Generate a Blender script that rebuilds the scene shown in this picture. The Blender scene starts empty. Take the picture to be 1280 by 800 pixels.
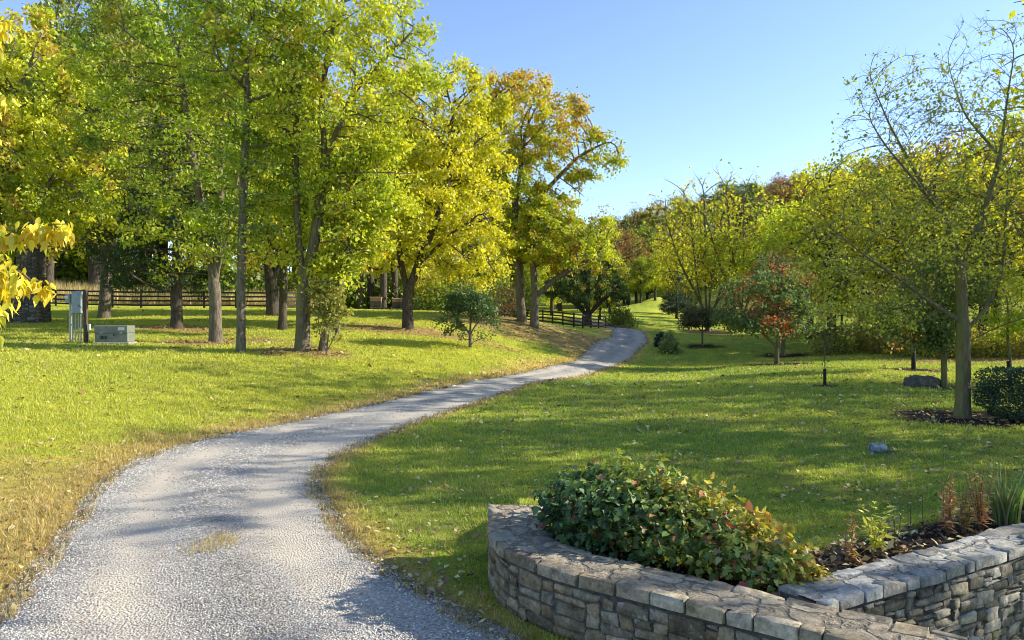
import bpy, math, random
import numpy as np
R = math.radians
rng = np.random.default_rng(7)
F = 924.0          # focal length in photo pixels (1280 wide)
CAMZ = 2.5
scene = bpy.context.scene
COL = scene.collection

# ------------------------------------------------------------------ helpers
def link(o, parent=None):
    COL.objects.link(o)
    if parent is not None: o.parent = parent
    return o

def tag(o, label=None, cat=None, group=None, kind=None):
    if label: o['label'] = label
    if cat: o['category'] = cat
    if group: o['group'] = group
    if kind: o['kind'] = kind
    return o

def thing(name, label, cat, loc=(0, 0, 0), rz=0.0, group=None):
    o = bpy.data.objects.new(name, None)
    o.empty_display_size = 0.2
    link(o); o.location = loc; o.rotation_euler = (0, 0, rz)
    return tag(o, label, cat, group)

def mesh_np(name, V, faces, mat, parent=None, col=None, smooth=False, attrs=None):
    """V (n,3); faces: list of (m,k) int arrays"""
    V = np.asarray(V, dtype=np.float32)
    me = bpy.data.meshes.new(name)
    me.vertices.add(len(V)); me.vertices.foreach_set('co', V.ravel())
    faces = [np.asarray(f, dtype=np.int32) for f in faces if len(f)]
    nl = sum(f.size for f in faces); npoly = sum(len(f) for f in faces)
    me.loops.add(nl); me.polygons.add(npoly)
    me.loops.foreach_set('vertex_index', np.concatenate([f.ravel() for f in faces]))
    tot = np.concatenate([np.full(len(f), f.shape[1], dtype=np.int32) for f in faces])
    st = np.concatenate([[0], np.cumsum(tot)[:-1]]).astype(np.int32)
    me.polygons.foreach_set('loop_start', st)
    me.polygons.foreach_set('loop_total', tot)
    if smooth: me.polygons.foreach_set('use_smooth', np.ones(npoly, dtype=bool))
    if col is not None:
        a = me.attributes.new('Col', 'FLOAT_COLOR', 'POINT')
        c = np.ones((len(V), 4), dtype=np.float32); c[:, :3] = col
        a.data.foreach_set('color', c.ravel())
    for k, v in (attrs or {}).items():
        a = me.attributes.new(k, 'FLOAT', 'POINT')
        a.data.foreach_set('value', np.asarray(v, dtype=np.float32))
    me.update(calc_edges=True)
    if not isinstance(mat, (list, tuple)): mat = [mat]
    for m in mat: me.materials.append(m)
    return link(bpy.data.objects.new(name, me), parent)

class MB:
    """collects boxes / tubes into one mesh"""
    def __init__(s): s.V = []; s.Q = []; s.n = 0; s.T = []
    def add(s, V, Q, T=()):
        s.V.append(np.asarray(V, float)); s.Q += [[i + s.n for i in q] for q in Q]
        s.T += [[i + s.n for i in t] for t in T]; s.n += len(V)
    def box(s, c, d, rz=0.0, bev=0.0, taper=1.0):
        hx, hy, hz = d[0] / 2, d[1] / 2, d[2] / 2
        b = min(bev, hx * .9, hy * .9, hz * .9)
        if b <= 0:
            P = [(x * (taper if z > 0 else 1), y * (taper if z > 0 else 1), z) for z in (-hz, hz) for x, y in ((-hx, -hy), (hx, -hy), (hx, hy), (-hx, hy))]
            Q = [(3, 2, 1, 0), (4, 5, 6, 7), (0, 1, 5, 4), (1, 2, 6, 5), (2, 3, 7, 6), (3, 0, 4, 7)]
        else:
            P = []; ring = []
            for z, k in ((-hz, b), (-hz + b, 0), (hz - b, 0), (hz, b)):
                x, y = hx - k, hy - k
                cb = b if k == 0 else b * .5
                r = [(-x + cb, -y), (x - cb, -y), (x, -y + cb), (x, y - cb), (x - cb, y), (-x + cb, y), (-x, y - cb), (-x, -y + cb)]
                f = taper if z > 0 else 1
                P += [(a * f, c2 * f, z) for a, c2 in r]
            Q = []
            for i in range(3):
                for j in range(8):
                    Q.append((i * 8 + j, i * 8 + (j + 1) % 8, i * 8 + 8 + (j + 1) % 8, i * 8 + 8 + j))
            Q.append(tuple(range(7, -1, -1))); Q.append(tuple(range(24, 32)))
        cs, sn = math.cos(rz), math.sin(rz)
        P = [(c[0] + x * cs - y * sn, c[1] + x * sn + y * cs, c[2] + z) for x, y, z in P]
        s.add(P, Q)
    def tube(s, pts, rad, k=8, cap=True):
        V, Fq = tube_arr(np.asarray(pts, float), np.broadcast_to(np.asarray(rad, float), (len(pts),)), k)
        Q = [tuple(q) for q in Fq]
        if cap:
            n = len(pts); Q = Q + [tuple(range(k - 1, -1, -1)), tuple(range((n - 1) * k, n * k))]
        s.add(V, Q)
    def build(s, name, mat, parent=None, smooth=False):
        me = bpy.data.meshes.new(name)
        me.from_pydata(np.concatenate(s.V).tolist(), [], s.Q + s.T)
        me.update()
        if smooth: me.polygons.foreach_set('use_smooth', np.ones(len(me.polygons), dtype=bool))
        me.materials.append(mat)
        return link(bpy.data.objects.new(name, me), parent)

def tube_arr(P, r, k, flat=None):
    n = len(P)
    T = np.zeros_like(P); T[1:-1] = P[2:] - P[:-2]; T[0] = P[1] - P[0]; T[-1] = P[-1] - P[-2]
    T /= np.linalg.norm(T, axis=1)[:, None] + 1e-9
    ref = np.array([0.31, 0.95, 0.05]) if abs(T[:, 2]).mean() > .6 else np.array([0.02, 0.05, 1.0])
    U = np.cross(T, ref); U /= np.linalg.norm(U, axis=1)[:, None] + 1e-9
    W = np.cross(T, U)
    a = np.arange(k) * 2 * np.pi / k
    V = P[:, None] + r[:, None, None] * (np.cos(a)[None, :, None] * U[:, None] + np.sin(a)[None, :, None] * W[:, None])
    i = np.arange(n - 1)[:, None] * k; j = np.arange(k)[None]
    q = np.stack([i + j, i + (j + 1) % k, i + k + (j + 1) % k, i + k + j], -1).reshape(-1, 4)
    return V.reshape(-1, 3), q

_ph = np.random.default_rng(99).uniform(0, 6.28, (24,)); _dr = np.random.default_rng(98).normal(size=(24, 3))
_dr /= np.linalg.norm(_dr, axis=1)[:, None]
def snoise(P, scale, o=0):
    """cheap smooth noise 0..1 from sines"""
    P = np.asarray(P, float)
    v = 0
    for i in range(6):
        j = (i + o * 5) % 24
        f = (0.7 + 0.45 * i)
        v = v + np.sin(P @ _dr[j] * f * 6.28 / scale + _ph[j] + 1.3 * np.sin(P @ _dr[(j + 7) % 24] * f * 3.9 / scale + _ph[(j + 3) % 24])) / (1 + .35 * i)
    return np.clip(.5 + v / 5.2, 0, 1)

# ------------------------------------------------------------------ materials
def new_mat(name):
    m = bpy.data.materials.new(name); m.use_nodes = True
    nt = m.node_tree; nt.nodes.clear()
    return m, nt, nt.nodes, nt.links
def N(nt, t, **kw):
    n = nt.nodes.new(t)
    for k, v in kw.items():
        if k.startswith('i_'): n.inputs[k[2:].replace('_', ' ')].default_value = v
        else: setattr(n, k, v)
    return n
def ramp(nt, fac, stops):
    r = nt.nodes.new('ShaderNodeValToRGB')
    e = r.color_ramp.elements
    while len(e) < len(stops): e.new(0.5)
    for el, (p, c) in zip(e, stops):
        el.position = p; el.color = (*c, 1) if len(c) == 3 else c
    nt.links.new(fac, r.inputs[0]); return r.outputs[0]
def mix(nt, fac, a, b, mode='MIX'):
    n = nt.nodes.new('ShaderNodeMix'); n.data_type = 'RGBA'; n.blend_type = mode
    for s, v in ((n.inputs[0], fac), (n.inputs[6], a), (n.inputs[7], b)):
        if hasattr(v, 'is_linked'): nt.links.new(v, s)
        else: s.default_value = v if not isinstance(v, tuple) else ((*v, 1) if len(v) == 3 else v)
    return n.outputs[2]
def math_n(nt, op, a, b=0.0):
    n = nt.nodes.new('ShaderNodeMath'); n.operation = op
    for s, v in ((n.inputs[0], a), (n.inputs[1], b)):
        if hasattr(v, 'is_linked'): nt.links.new(v, s)
        else: s.default_value = v
    return n.outputs[0]
def coords(nt, obj=True):
    return nt.nodes.new('ShaderNodeTexCoord').outputs['Object' if obj else 'Generated']
def geo_pos(nt): return nt.nodes.new('ShaderNodeNewGeometry').outputs['Position']
def noise(nt, vec, scale, detail=4, rough=.55, out='Fac'):
    n = nt.nodes.new('ShaderNodeTexNoise'); n.inputs['Scale'].default_value = scale
    n.inputs['Detail'].default_value = detail; n.inputs['Roughness'].default_value = rough
    nt.links.new(vec, n.inputs['Vector']); return n.outputs[out]
def bump(nt, h, strength, dist=.02):
    b = nt.nodes.new('ShaderNodeBump'); b.inputs['Strength'].default_value = strength; b.inputs['Distance'].default_value = dist
    nt.links.new(h, b.inputs['Height']); return b.outputs[0]
def out(nt, sh):
    o = nt.nodes.new('ShaderNodeOutputMaterial'); nt.links.new(sh, o.inputs[0])
def principled(nt, col, rough=.85, nrm=None, spec=.3, metal=0.0):
    p = nt.nodes.new('ShaderNodeBsdfPrincipled')
    if hasattr(col, 'is_linked'): nt.links.new(col, p.inputs['Base Color'])
    else: p.inputs['Base Color'].default_value = (*col, 1)
    if hasattr(rough, 'is_linked'): nt.links.new(rough, p.inputs['Roughness'])
    else: p.inputs['Roughness'].default_value = rough
    p.inputs['Specular IOR Level'].default_value = spec; p.inputs['Metallic'].default_value = metal
    if nrm is not None: nt.links.new(nrm, p.inputs['Normal'])
    return p.outputs[0]

def foliage_mat(name, trans=.5, gloss=.035, hue_var=.0, tint=(1.0, 1.02, .55)):
    m, nt, nd, lk = new_mat(name)
    at = N(nt, 'ShaderNodeAttribute', attribute_name='Col')
    c = at.outputs['Color']
    if hue_var:
        oi = nd.new('ShaderNodeObjectInfo')
        hs = nd.new('ShaderNodeHueSaturation')
        mr = N(nt, 'ShaderNodeMapRange'); mr.inputs['To Min'].default_value = .5 - hue_var; mr.inputs['To Max'].default_value = .5 + hue_var
        lk.new(oi.outputs['Random'], mr.inputs['Value']); lk.new(mr.outputs[0], hs.inputs['Hue'])
        mv = N(nt, 'ShaderNodeMapRange'); mv.inputs['To Min'].default_value = .75; mv.inputs['To Max'].default_value = 1.2
        ml = math_n(nt, 'FRACT', math_n(nt, 'MULTIPLY', oi.outputs['Random'], 7.31))
        lk.new(ml, mv.inputs['Value']); lk.new(mv.outputs[0], hs.inputs['Value'])
        lk.new(c, hs.inputs['Color']); c = hs.outputs[0]
    d = nd.new('ShaderNodeBsdfDiffuse'); lk.new(c, d.inputs[0])
    t = nd.new('ShaderNodeBsdfTranslucent')
    ct = mix(nt, 1.0, c, tint, 'MULTIPLY'); lk.new(ct, t.inputs[0])
    ms = nd.new('ShaderNodeMixShader'); ms.inputs[0].default_value = trans
    lk.new(d.outputs[0], ms.inputs[1]); lk.new(t.outputs[0], ms.inputs[2])
    g = nd.new('ShaderNodeBsdfGlossy'); g.inputs['Roughness'].default_value = .6; g.inputs[0].default_value = (1, 1, 1, 1)
    m2 = nd.new('ShaderNodeMixShader'); m2.inputs[0].default_value = gloss
    lk.new(ms.outputs[0], m2.inputs[1]); lk.new(g.outputs[0], m2.inputs[2])
    out(nt, m2.outputs[0]); return m
M_LEAF = foliage_mat('tree_leaf')
M_LEAF_FAR = foliage_mat('far_leaf', trans=.58, hue_var=.025)
M_GRASS = foliage_mat('grass_blade', trans=.4, gloss=.03)
M_LITTER = foliage_mat('fallen_leaf', trans=.15, gloss=.03)
M_BUSH = foliage_mat('bush_leaf', trans=.35, gloss=.035)

def bark_mat(name, c1, c2, moss=0.0, mossc=(.16, .17, .03)):
    m, nt, nd, lk = new_mat(name)
    p = coords(nt)
    mp = nd.new('ShaderNodeMapping'); mp.inputs['Scale'].default_value = (6, 6, 1.2); lk.new(p, mp.inputs[0])
    n1 = noise(nt, mp.outputs[0], 2.2, 6, .65); n2 = noise(nt, p, 1.1, 3)
    c = ramp(nt, n1, [(.3, c1), (.7, c2)])
    if moss:
        g = nd.new('ShaderNodeNewGeometry'); sx = nd.new('ShaderNodeSeparateXYZ'); lk.new(g.outputs['Normal'], sx.inputs[0])
        f = math_n(nt, 'MULTIPLY', math_n(nt, 'MAXIMUM', math_n(nt, 'ADD', math_n(nt, 'MULTIPLY', sx.outputs[0], -.7), .25), 0.0), moss)
        f = math_n(nt, 'MULTIPLY', f, math_n(nt, 'ADD', n2, .3))
        c = mix(nt, f, c, mossc)
    out(nt, principled(nt, c, .92, bump(nt, n1, .9, .03), .15)); return m
M_BARK = bark_mat('bark_grey_brown', (.04, .033, .025), (.23, .195, .15), .5)
M_BARK_DARK = bark_mat('bark_dark', (.025, .02, .016), (.13, .11, .085))
M_BARK_MOSS = bark_mat('bark_mossy', (.05, .042, .03), (.21, .18, .125), .8, (.17, .17, .03))

def simple_mat(name, c1, c2, scale=6, rough=.8, bmp=.3, spec=.3, metal=0.0, stretch=(1, 1, 1)):
    m, nt, nd, lk = new_mat(name)
    p = coords(nt); mp = nd.new('ShaderNodeMapping'); mp.inputs['Scale'].default_value = stretch; lk.new(p, mp.inputs[0])
    n = noise(nt, mp.outputs[0], scale, 6, .6)
    out(nt, principled(nt, ramp(nt, n, [(.3, c1), (.72, c2)]), rough, bump(nt, n, bmp, .01), spec, metal)); return m
M_FENCE = simple_mat('fence_paint_black', (.008, .008, .009), (.03, .028, .026), 9, .7, .3)
M_STEEL = simple_mat('cabinet_grey', (.20, .25, .25), (.30, .36, .36), 5, .5, .05)
M_PIPE = simple_mat('conduit_grey', (.36, .36, .33), (.5, .5, .46), 8, .6, .05)
M_WOODPOST = simple_mat('weathered_post', (.05, .035, .022), (.13, .09, .06), 6, .85, .5, stretch=(5, 5, .8))
M_BOXGREEN = simple_mat('utility_box_paint', (.13, .15, .12), (.20, .22, .18), 4, .55, .05)
M_PLATE = simple_mat('sticker_white', (.5, .5, .46), (.62, .62, .58), 12, .6, .05)
M_CONC = simple_mat('concrete', (.2, .19, .17), (.34, .32, .29), 8, .9, .3)
M_HIVE_TAN = simple_mat('hive_tan', (.26, .15, .09), (.38, .23, .15), 6, .8, .1)
M_HIVE_DARK = simple_mat('hive_dark', (.06, .05, .055), (.13, .11, .11), 6, .8, .1)
M_HIVE_LID = simple_mat('hive_lid', (.38, .28, .23), (.5, .38, .32), 6, .7, .1)
M_SHEDROOF = simple_mat('pale_blue_roof', (.45, .56, .72), (.55, .66, .82), 3, .5, .05)
M_SHEDWALL = simple_mat('shed_wall', (.28, .24, .18), (.38, .33, .26), 5, .8, .2)
M_TIMBER = simple_mat('timber_brown', (.11, .06, .035), (.26, .15, .09), 6, .85, .4, stretch=(1, 6, 6))
M_GUARD = simple_mat('black_guard', (.006, .006, .006), (.016, .016, .016), 8, .6, .1)
M_POT = simple_mat('weathered_pot', (.05, .08, .10), (.38, .48, .46), 14, .6, .5)
M_ROCK = simple_mat('boulder_grey', (.04, .04, .035), (.15, .145, .12), 5, .9, .8)

def stone_mat(name, warm):
    m, nt, nd, lk = new_mat(name)
    p = coords(nt)
    at = N(nt, 'ShaderNodeAttribute', attribute_name='Col')
    n1 = noise(nt, p, 9, 8, .65); n2 = noise(nt, p, 38, 6, .7); n3 = noise(nt, p, 3.0, 3)
    c = mix(nt, 1.0, at.outputs['Color'], ramp(nt, n1, [(.28, (.34, .33, .31)), (.5, (1, 1, 1)), (.74, (1.6, 1.57, 1.5))]), 'MULTIPLY')
    c = mix(nt, 1.0, c, ramp(nt, n2, [(.3, (.6, .6, .6)), (.65, (1.15, 1.15, 1.12))]), 'MULTIPLY')
    lich = ramp(nt, noise(nt, p, 14, 5, .7), [(.58, (0, 0, 0)), (.68, (1, 1, 1))])
    c = mix(nt, math_n(nt, 'MULTIPLY', lich, .5), c, (.52, .52, .46))
    moss = ramp(nt, n3, [(.55, (0, 0, 0)), (.75, (1, 1, 1))])
    c = mix(nt, math_n(nt, 'MULTIPLY', moss, .35), c, (.10, .10, .03))
    h = math_n(nt, 'ADD', n1, math_n(nt, 'MULTIPLY', n2, .5))
    out(nt, principled(nt, c, .92, bump(nt, h, .8, .02), .2)); return m
M_STONE = stone_mat('wall_stone', True)
M_MORTAR = simple_mat('mortar', (.04, .037, .03), (.13, .125, .105), 20, .95, .6)

# ------------------------------------------------------------------ terrain height: thin plate spline through surveyed points
def w(px, py, d): return ((px - 640) / F * d, d, CAMZ - (py - 400) / F * d)
ctl = [w(*a) for a in [
    (301,440,30),(270,428,35),(378,438,31),(221,410,42),(353,412,44),(145,430,33),(97,428,33),(30,403,46),(200,385,60),(60,383,60),
    (340,385,62),(450,388,72),(510,411,48),(588,433,36),(0,440,26),(0,480,18),(0,545,13.5),(0,600,11.3),(150,520,17),(330,495,22.5),
    (420,470,27),(560,455,33),(640,440,42),(652,402,58),(667,405,58),(720,410,68),(757,411,76),(690,405,73),(745,440,55),(780,425,66),(785,412,74),
    (810,400,95),(800,388,122),(840,413,85),(838,389,120),(790,386,130),(825,386,133),(850,392,112),(808,382,146),(878,433,62),(971,455,42),(1031,483,27),(1142,462,35),(1180,485,26.5),
    (1203,522,17.5),(1260,528,16.8),(1280,470,33),(900,415,85),(1000,415,78),(1100,425,60),(1280,440,48),(1100,567,12.9),(1000,640,9.4)]]
ctl += [(-4,6,0),(0,6,0),(1,4,0),(-6.2,11.5,0),(-2.8,11.5,0),(-6,17,-.02),(-2,18,0),(0,26,-.03),(2,36,-.02),(1.5,30,-.02),(4,46,.02),(5,12,.1),(7,10,.15),(-1,9,0),(2,14,.04),
        (60,100,13),(70,180,25),(100,60,14),(45,150,13),(150,100,22),(30,200,20),(0,230,16),(60,60,5),(45,40,2.5),(25,120,6),
        (-60,100,7),(-60,60,5),(-110,100,9),(-40,120,8),(-60,10,2.5),(-40,-20,1),(0,-30,0),(30,-20,0),(60,20,1.5),(-20,160,9),(-100,250,20),(0,400,30),(150,300,55),(220,30,20),(-150,0,6)]
ctl = np.array(ctl)
def _tps(r2): return .5 * r2 * np.log(r2 + 1e-6)
S_ = 50.0
_P = ctl[:, :2] / S_
_K = _tps(((_P[:, None] - _P[None]) ** 2).sum(-1)) + np.eye(len(_P)) * 2e-4
_A = np.zeros((len(_P) + 3,) * 2); _A[:len(_P), :len(_P)] = _K
_A[:len(_P), len(_P)] = 1; _A[:len(_P), -2:] = _P; _A[len(_P):, :len(_P)] = _A[:len(_P), len(_P):].T
_W = np.linalg.solve(_A, np.concatenate([ctl[:, 2], [0, 0, 0]]))
def h_base(X, Y):
    sh = np.shape(X); Q = np.stack([np.ravel(X), np.ravel(Y)], -1).astype(float) / S_
    o = np.empty(len(Q))
    for i in range(0, len(Q), 20000):
        q = Q[i:i + 20000]
        o[i:i + 20000] = _tps(((q[:, None] - _P[None]) ** 2).sum(-1)) @ _W[:len(_P)] + _W[len(_P)] + q @ _W[-2:]
    return np.clip(o, -1.5, 70).reshape(sh)

# road edges (depth -> x)
rd = np.array([[2.0,-6.6,2.2],[4.0,-4.9,1.35],[5.78,-4.05,-.05],[6.79,-4.55,-.85],[7.7,-4.85,-1.5],[8.88,-5.3,-2.1],[10.5,-5.95,-2.75],[11.55,-6.35,-3.1],[12.8,-6.5,-3.25],
    [14.4,-6.45,-3.2],[16.5,-6.1,-2.75],[19.25,-5.15,-2.0],[23,-3.75,-.95],[28.9,-1.6,.75],[33,.5,2.6],[42,3.3,5.6],[55,5.6,8.9],[66,8.9,12.1],[74,10.2,13.0],[80,10.2,13.2],[88,8.5,11.5],[96,5.0,8.5]])
_dd = np.linspace(2, 96, 800)
def _sm(y):
    v = np.interp(_dd, rd[:, 0], y)
    k = np.ones(13) / 13; vp = np.pad(v, 6, mode='edge'); return np.convolve(vp, k, 'valid')
_rl, _rr = _sm(rd[:, 1]), _sm(rd[:, 2])
def road_l(d): return np.interp(d, _dd, _rl)
def road_r(d): return np.interp(d, _dd, _rr)
def road_dist(X, Y):
    """<0 inside the road; metres outside (horizontal measure, corrected for slant)"""
    sl = np.cos(np.arctan((road_l(Y + .5) - road_l(Y - .5))))
    d = np.maximum(road_l(Y) - X, X - road_r(Y)) * np.clip(sl, .35, 1)
    return np.where(Y > 92, 50, np.where(Y < 2, 50, d))

# wall centrelines
nearC = np.array([(.06,7.85),(.04,7.3),(.04,6.85),(.15,6.45),(.52,5.98),(1.0,5.62),(1.57,5.19),(2.03,4.84),(2.63,4.42),(3.3,3.92),(4.1,3.3)])
rightC = np.array([(2.09,5.35),(2.4,5.55),(3.1,5.92),(3.9,6.38),(4.7,6.86),(6.2,7.75)])
def resample(P, n):
    P = np.asarray(P, float); L = np.concatenate([[0], np.cumsum(np.linalg.norm(np.diff(P, axis=0), axis=1))])
    s = np.linspace(0, L[-1], n)
    # catmull-like smoothing by dense interpolation + box filter
    Q = np.stack([np.interp(s, L, P[:, i]) for i in range(P.shape[1])], -1)
    k = max(3, n // 14) | 1
    for i in range(P.shape[1]):
        pad = np.pad(Q[:, i], k // 2, mode='reflect', reflect_type='odd'); Q[:, i] = np.convolve(pad, np.ones(k) / k, 'valid')
    return Q
nearP = resample(nearC, 160); rightP = resample(rightC, 120)
def dist_poly(X, Y, P):
    q = np.stack([np.ravel(X), np.ravel(Y)], -1)
    o = np.full(len(q), 99.); sd = np.zeros(len(q))
    T = np.gradient(P, axis=0)
    near = (q[:, 0] > -3) & (q[:, 0] < 10) & (q[:, 1] > 1) & (q[:, 1] < 13)
    qi = q[near]
    if len(qi):
        D = ((qi[:, None] - P[None]) ** 2).sum(-1); i = D.argmin(1)
        v = qi - P[i]; t = T[i]
        o[near] = np.sqrt(D[np.arange(len(qi)), i]); sd[near] = np.sign(t[:, 0] * v[:, 1] - t[:, 1] * v[:, 0])
    return o.reshape(np.shape(X)), sd.reshape(np.shape(X))   # side +1: to the left of travel
def bed_info(X, Y):
    dn, sn = dist_poly(X, Y, nearP); dr, sr = dist_poly(X, Y, rightP)
    sunk = (X > 1.75) & (sn > 0) & (sr < 0) & (dn < 50) & (dr < 50) & (Y < 8.2)
    behind = (~sunk) & (((sn > 0) & (X < 2.2)) | ((sr > 0) & (X >= 1.9))) & (Y > 4.5) & (Y < 12)
    soil = np.zeros(np.shape(X))
    dd = np.minimum(np.where(sn > 0, dn, 9), np.where(sr > 0, dr, 9))
    soil = np.where(behind, np.clip((1.15 - dd) / .25, 0, 1), 0)
    soil = np.where(behind & (X < .45) & (Y > 7.3), 0, soil)
    rise = np.where(behind, np.clip(1 - (dd - .5) / 1.8, 0, 1), 0)
    return sunk, behind, soil, rise, dn, dr
def h_full(X, Y):
    X = np.asarray(X, float); Y = np.asarray(Y, float)
    h = h_base(X, Y)
    sunk, behind, soil, rise, dn, dr = bed_info(X, Y)
    r = rise * rise * (3 - 2 * rise)
    h = np.where(behind, h * (1 - r) + .40 * r, h)
    h = np.where(sunk, -.55 + .04 * snoise(np.stack([X, Y, X * 0], -1), .7), h)
    rdist = road_dist(X, Y)
    h = h - .05 * np.clip(-rdist / .4, 0, 1) + .025 * np.clip(1 - np.abs(rdist - .25) / .25, 0, 1)
    h = h + .05 * (snoise(np.stack([X, Y, X * 0], -1), 3.5) - .5) * np.clip(rdist / 1.5, 0, 1) * np.where(behind | sunk, 0, 1)
    return h
def H1(x, y): return float(h_full(np.array([x]), np.array([y]))[0])
def base(px, d):
    x = (px - 640) / F * d
    return (x, d, H1(x, d))

# mulch rings and litter patches: (x, y, radius, kind)
rings = [((px - 640) / F * d, d, r) for px, d, r in [(1203,17.6,1.6),(1262,17.3,1.5),(1240,17.5,1.3),(971,42,1.9),(979,54,1.8),(878,62,1.6),(1031,27,.45),(1142,35,1.5),(1180,26.6,1.2),(1155,27,.8),(885,84,3.5)]]
litters = [((px - 640) / F * d, d, rx, ry) for px, d, rx, ry in [(655,57,6.5,5.5),(700,60,5,4),(510,47,5,3),(560,44,5,2.5),(275,35,3,2),(221,42,3.5,2.5),(380,31,2,1.5),(1240,44,7,3),(1100,64,5,2)]]
def masks(X, Y):
    rdist = road_dist(X, Y)
    P = np.stack([X, Y, np.zeros_like(X)], -1)
    left = X < (road_l(Y) + road_r(Y)) / 2
    wl = np.where(left, np.where(Y < 14, 1.9, 1.25), .42) * np.where(Y > 50, 1.5, 1.0)
    dry = np.clip(1.25 - rdist / (wl * (.55 + .9 * snoise(P, 1.7))), 0, 1)
    mul = np.zeros_like(X)
    for x, y, r in rings:
        q = np.sqrt((X - x) ** 2 + (Y - y) ** 2) / r
        mul = np.maximum(mul, np.clip((1.1 - q + .35 * (snoise(P, 1.2) - .5)) / .2, 0, 1))
    lit = np.zeros_like(X)
    for x, y, rx, ry in litters:
        q = np.sqrt(((X - x) / rx) ** 2 + ((Y - y) / ry) ** 2)
        lit = np.maximum(lit, np.clip((1.15 - q + .6 * (snoise(P, 2.5) - .5)) / .45, 0, 1))
    return rdist, dry, mul, lit
def grass_col(X, Y):
    P = np.stack([X, Y, np.zeros_like(X)], -1)
    n = snoise(P, 6.0, 1) * .55 + snoise(P, 1.3, 2) * .45
    n = np.clip((n - .25) * 1.8, 0, 1)[..., None]
    c = (1 - n) * np.array([.25, .35, .05]) + n * np.array([.52, .54, .07])
    y2 = np.clip((snoise(P, 2.6, 3) - .55) * 3, 0, 1)[..., None]
    c = c * (1 - .35 * y2) + .35 * y2 * np.array([.34, .31, .09])
    lf = np.clip((-X - 1 + .12 * (Y - 10)) / 4, 0, 1)[..., None] * np.clip((Y - 8) / 6, 0, 1)[..., None]
    c = c * (1 - .6 * lf) + .6 * lf * np.array([.48, .48, .045])  # sunlit yellow left of the drive, put into the grass colour
    return c
def ground_col(X, Y):
    rdist, dry, mul, lit = masks(X, Y)
    sunk, behind, soil, rise, dn, dr = bed_info(X, Y)
    c = grass_col(X, Y)
    c = c * (1 - dry[..., None]) + dry[..., None] * np.array([.60, .44, .13])
    c = c * (1 - .8 * lit[..., None]) + .8 * lit[..., None] * np.array([.38, .25, .12])
    c = c * (1 - mul[..., None]) + mul[..., None] * np.array([.045, .03, .02])
    c = c * (1 - soil[..., None]) + soil[..., None] * np.array([.035, .027, .02])
    edge = np.clip(1 - np.abs(rdist) / .22, 0, 1)[..., None] * .8
    c = c * (1 - edge) + edge * np.array([.10, .08, .05])
    g = dict(rdist=rdist, dry=dry, mul=mul, lit=lit, soil=soil, sunk=sunk, dn=dn, dr=dr, behind=behind)
    return c, g

# ------------------------------------------------------------------ ground sheet
def axis(lo, hi, fine_lo, fine_hi, df, growth):
    a = list(np.arange(fine_lo, fine_hi, df)); s = df
    while a[-1] < hi: s = min(s * growth, 14); a.append(a[-1] + s)
    s = df
    while a[0] > lo: s = min(s * growth, 14); a.insert(0, a[0] - s)
    return np.array(a)
gx = axis(-420, 420, -7, 7, .11, 1.045); gy = axis(-60, 700, 3, 13, .11, 1.03)
GX, GY = np.meshgrid(gx, gy)
GZ = h_full(GX, GY)
gc, gi = ground_col(GX, GY)
nx, ny = len(gx), len(gy)
ii = (np.arange(ny - 1)[:, None] * nx + np.arange(nx - 1)[None]).ravel()
gf = np.stack([ii, ii + 1, ii + nx + 1, ii + nx], -1)
m, nt, nd, lk = new_mat('lawn_ground')
at = N(nt, 'ShaderNodeAttribute', attribute_name='Col'); p = geo_pos(nt)
n1 = noise(nt, p, 22, 8, .75); n2 = noise(nt, p, 2.5, 5, .6); n3 = noise(nt, p, 120, 3, .7)
c = mix(nt, 1.0, at.outputs['Color'], ramp(nt, n1, [(.28, (.35, .36, .34)), (.5, (.95, .95, .95)), (.72, (1.55, 1.5, 1.35))]), 'MULTIPLY')
c = mix(nt, 1.0, c, ramp(nt, n2, [(.3, (.75, .78, .72)), (.7, (1.2, 1.16, 1.1))]), 'MULTIPLY')
hh = math_n(nt, 'ADD', n1, math_n(nt, 'MULTIPLY', n3, .6))
out(nt, principled(nt, c, .95, bump(nt, hh, .9, .06), .1)); M_GROUND = m
g = mesh_np('ground', np.stack([GX, GY, GZ], -1).reshape(-1, 3), [gf], M_GROUND, col=gc.reshape(-1, 3), smooth=True)
tag(g, kind='structure')

# ------------------------------------------------------------------ gravel drive
rows = np.concatenate([np.arange(2.05, 14, .06), np.arange(14, 30, .15), np.arange(30, 91, .5)])
nc = 40
u = np.linspace(0, 1, nc)
RL, RR = road_l(rows), road_r(rows)
e1 = np.stack([rows, rows * 0, rows * 0], -1); e2 = e1 + 31.7
RL = RL - .28 * (snoise(e1, .9) - .5) - .22 * (snoise(e1, .23, 1) - .5) - .02
RR = RR + .24 * (snoise(e2, .8) - .5) + .2 * (snoise(e2, .21, 2) - .5) + .02
RX = RL[:, None] + (RR - RL)[:, None] * u[None]; RY = np.repeat(rows[:, None], nc, 1)
crown = .035 * (1 - (2 * u - 1) ** 2) + .02 * np.exp(-((u - .5) / .1) ** 2) - .015 * np.exp(-((u - .27) / .07) ** 2) - .015 * np.exp(-((u - .77) / .07) ** 2)
RZ = h_base(RX, RY) - .05 * 0 + .012 + crown[None] + .012 * (snoise(np.stack([RX, RY, RX * 0], -1), .5) - .5)
edge = np.minimum(u, 1 - u)[None] * (RR - RL)[:, None]
RZ = RZ - .045 * np.clip(1 - edge / .15, 0, 1)
RZ = np.maximum(RZ, h_full(RX, RY) + .004)
bare = np.exp(-((u[None] - .80) / .15) ** 2) * np.clip((RY - 5.2) / 2.5, 0, 1) + .85 * np.exp(-((u[None] - .27) / .13) ** 2)
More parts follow.
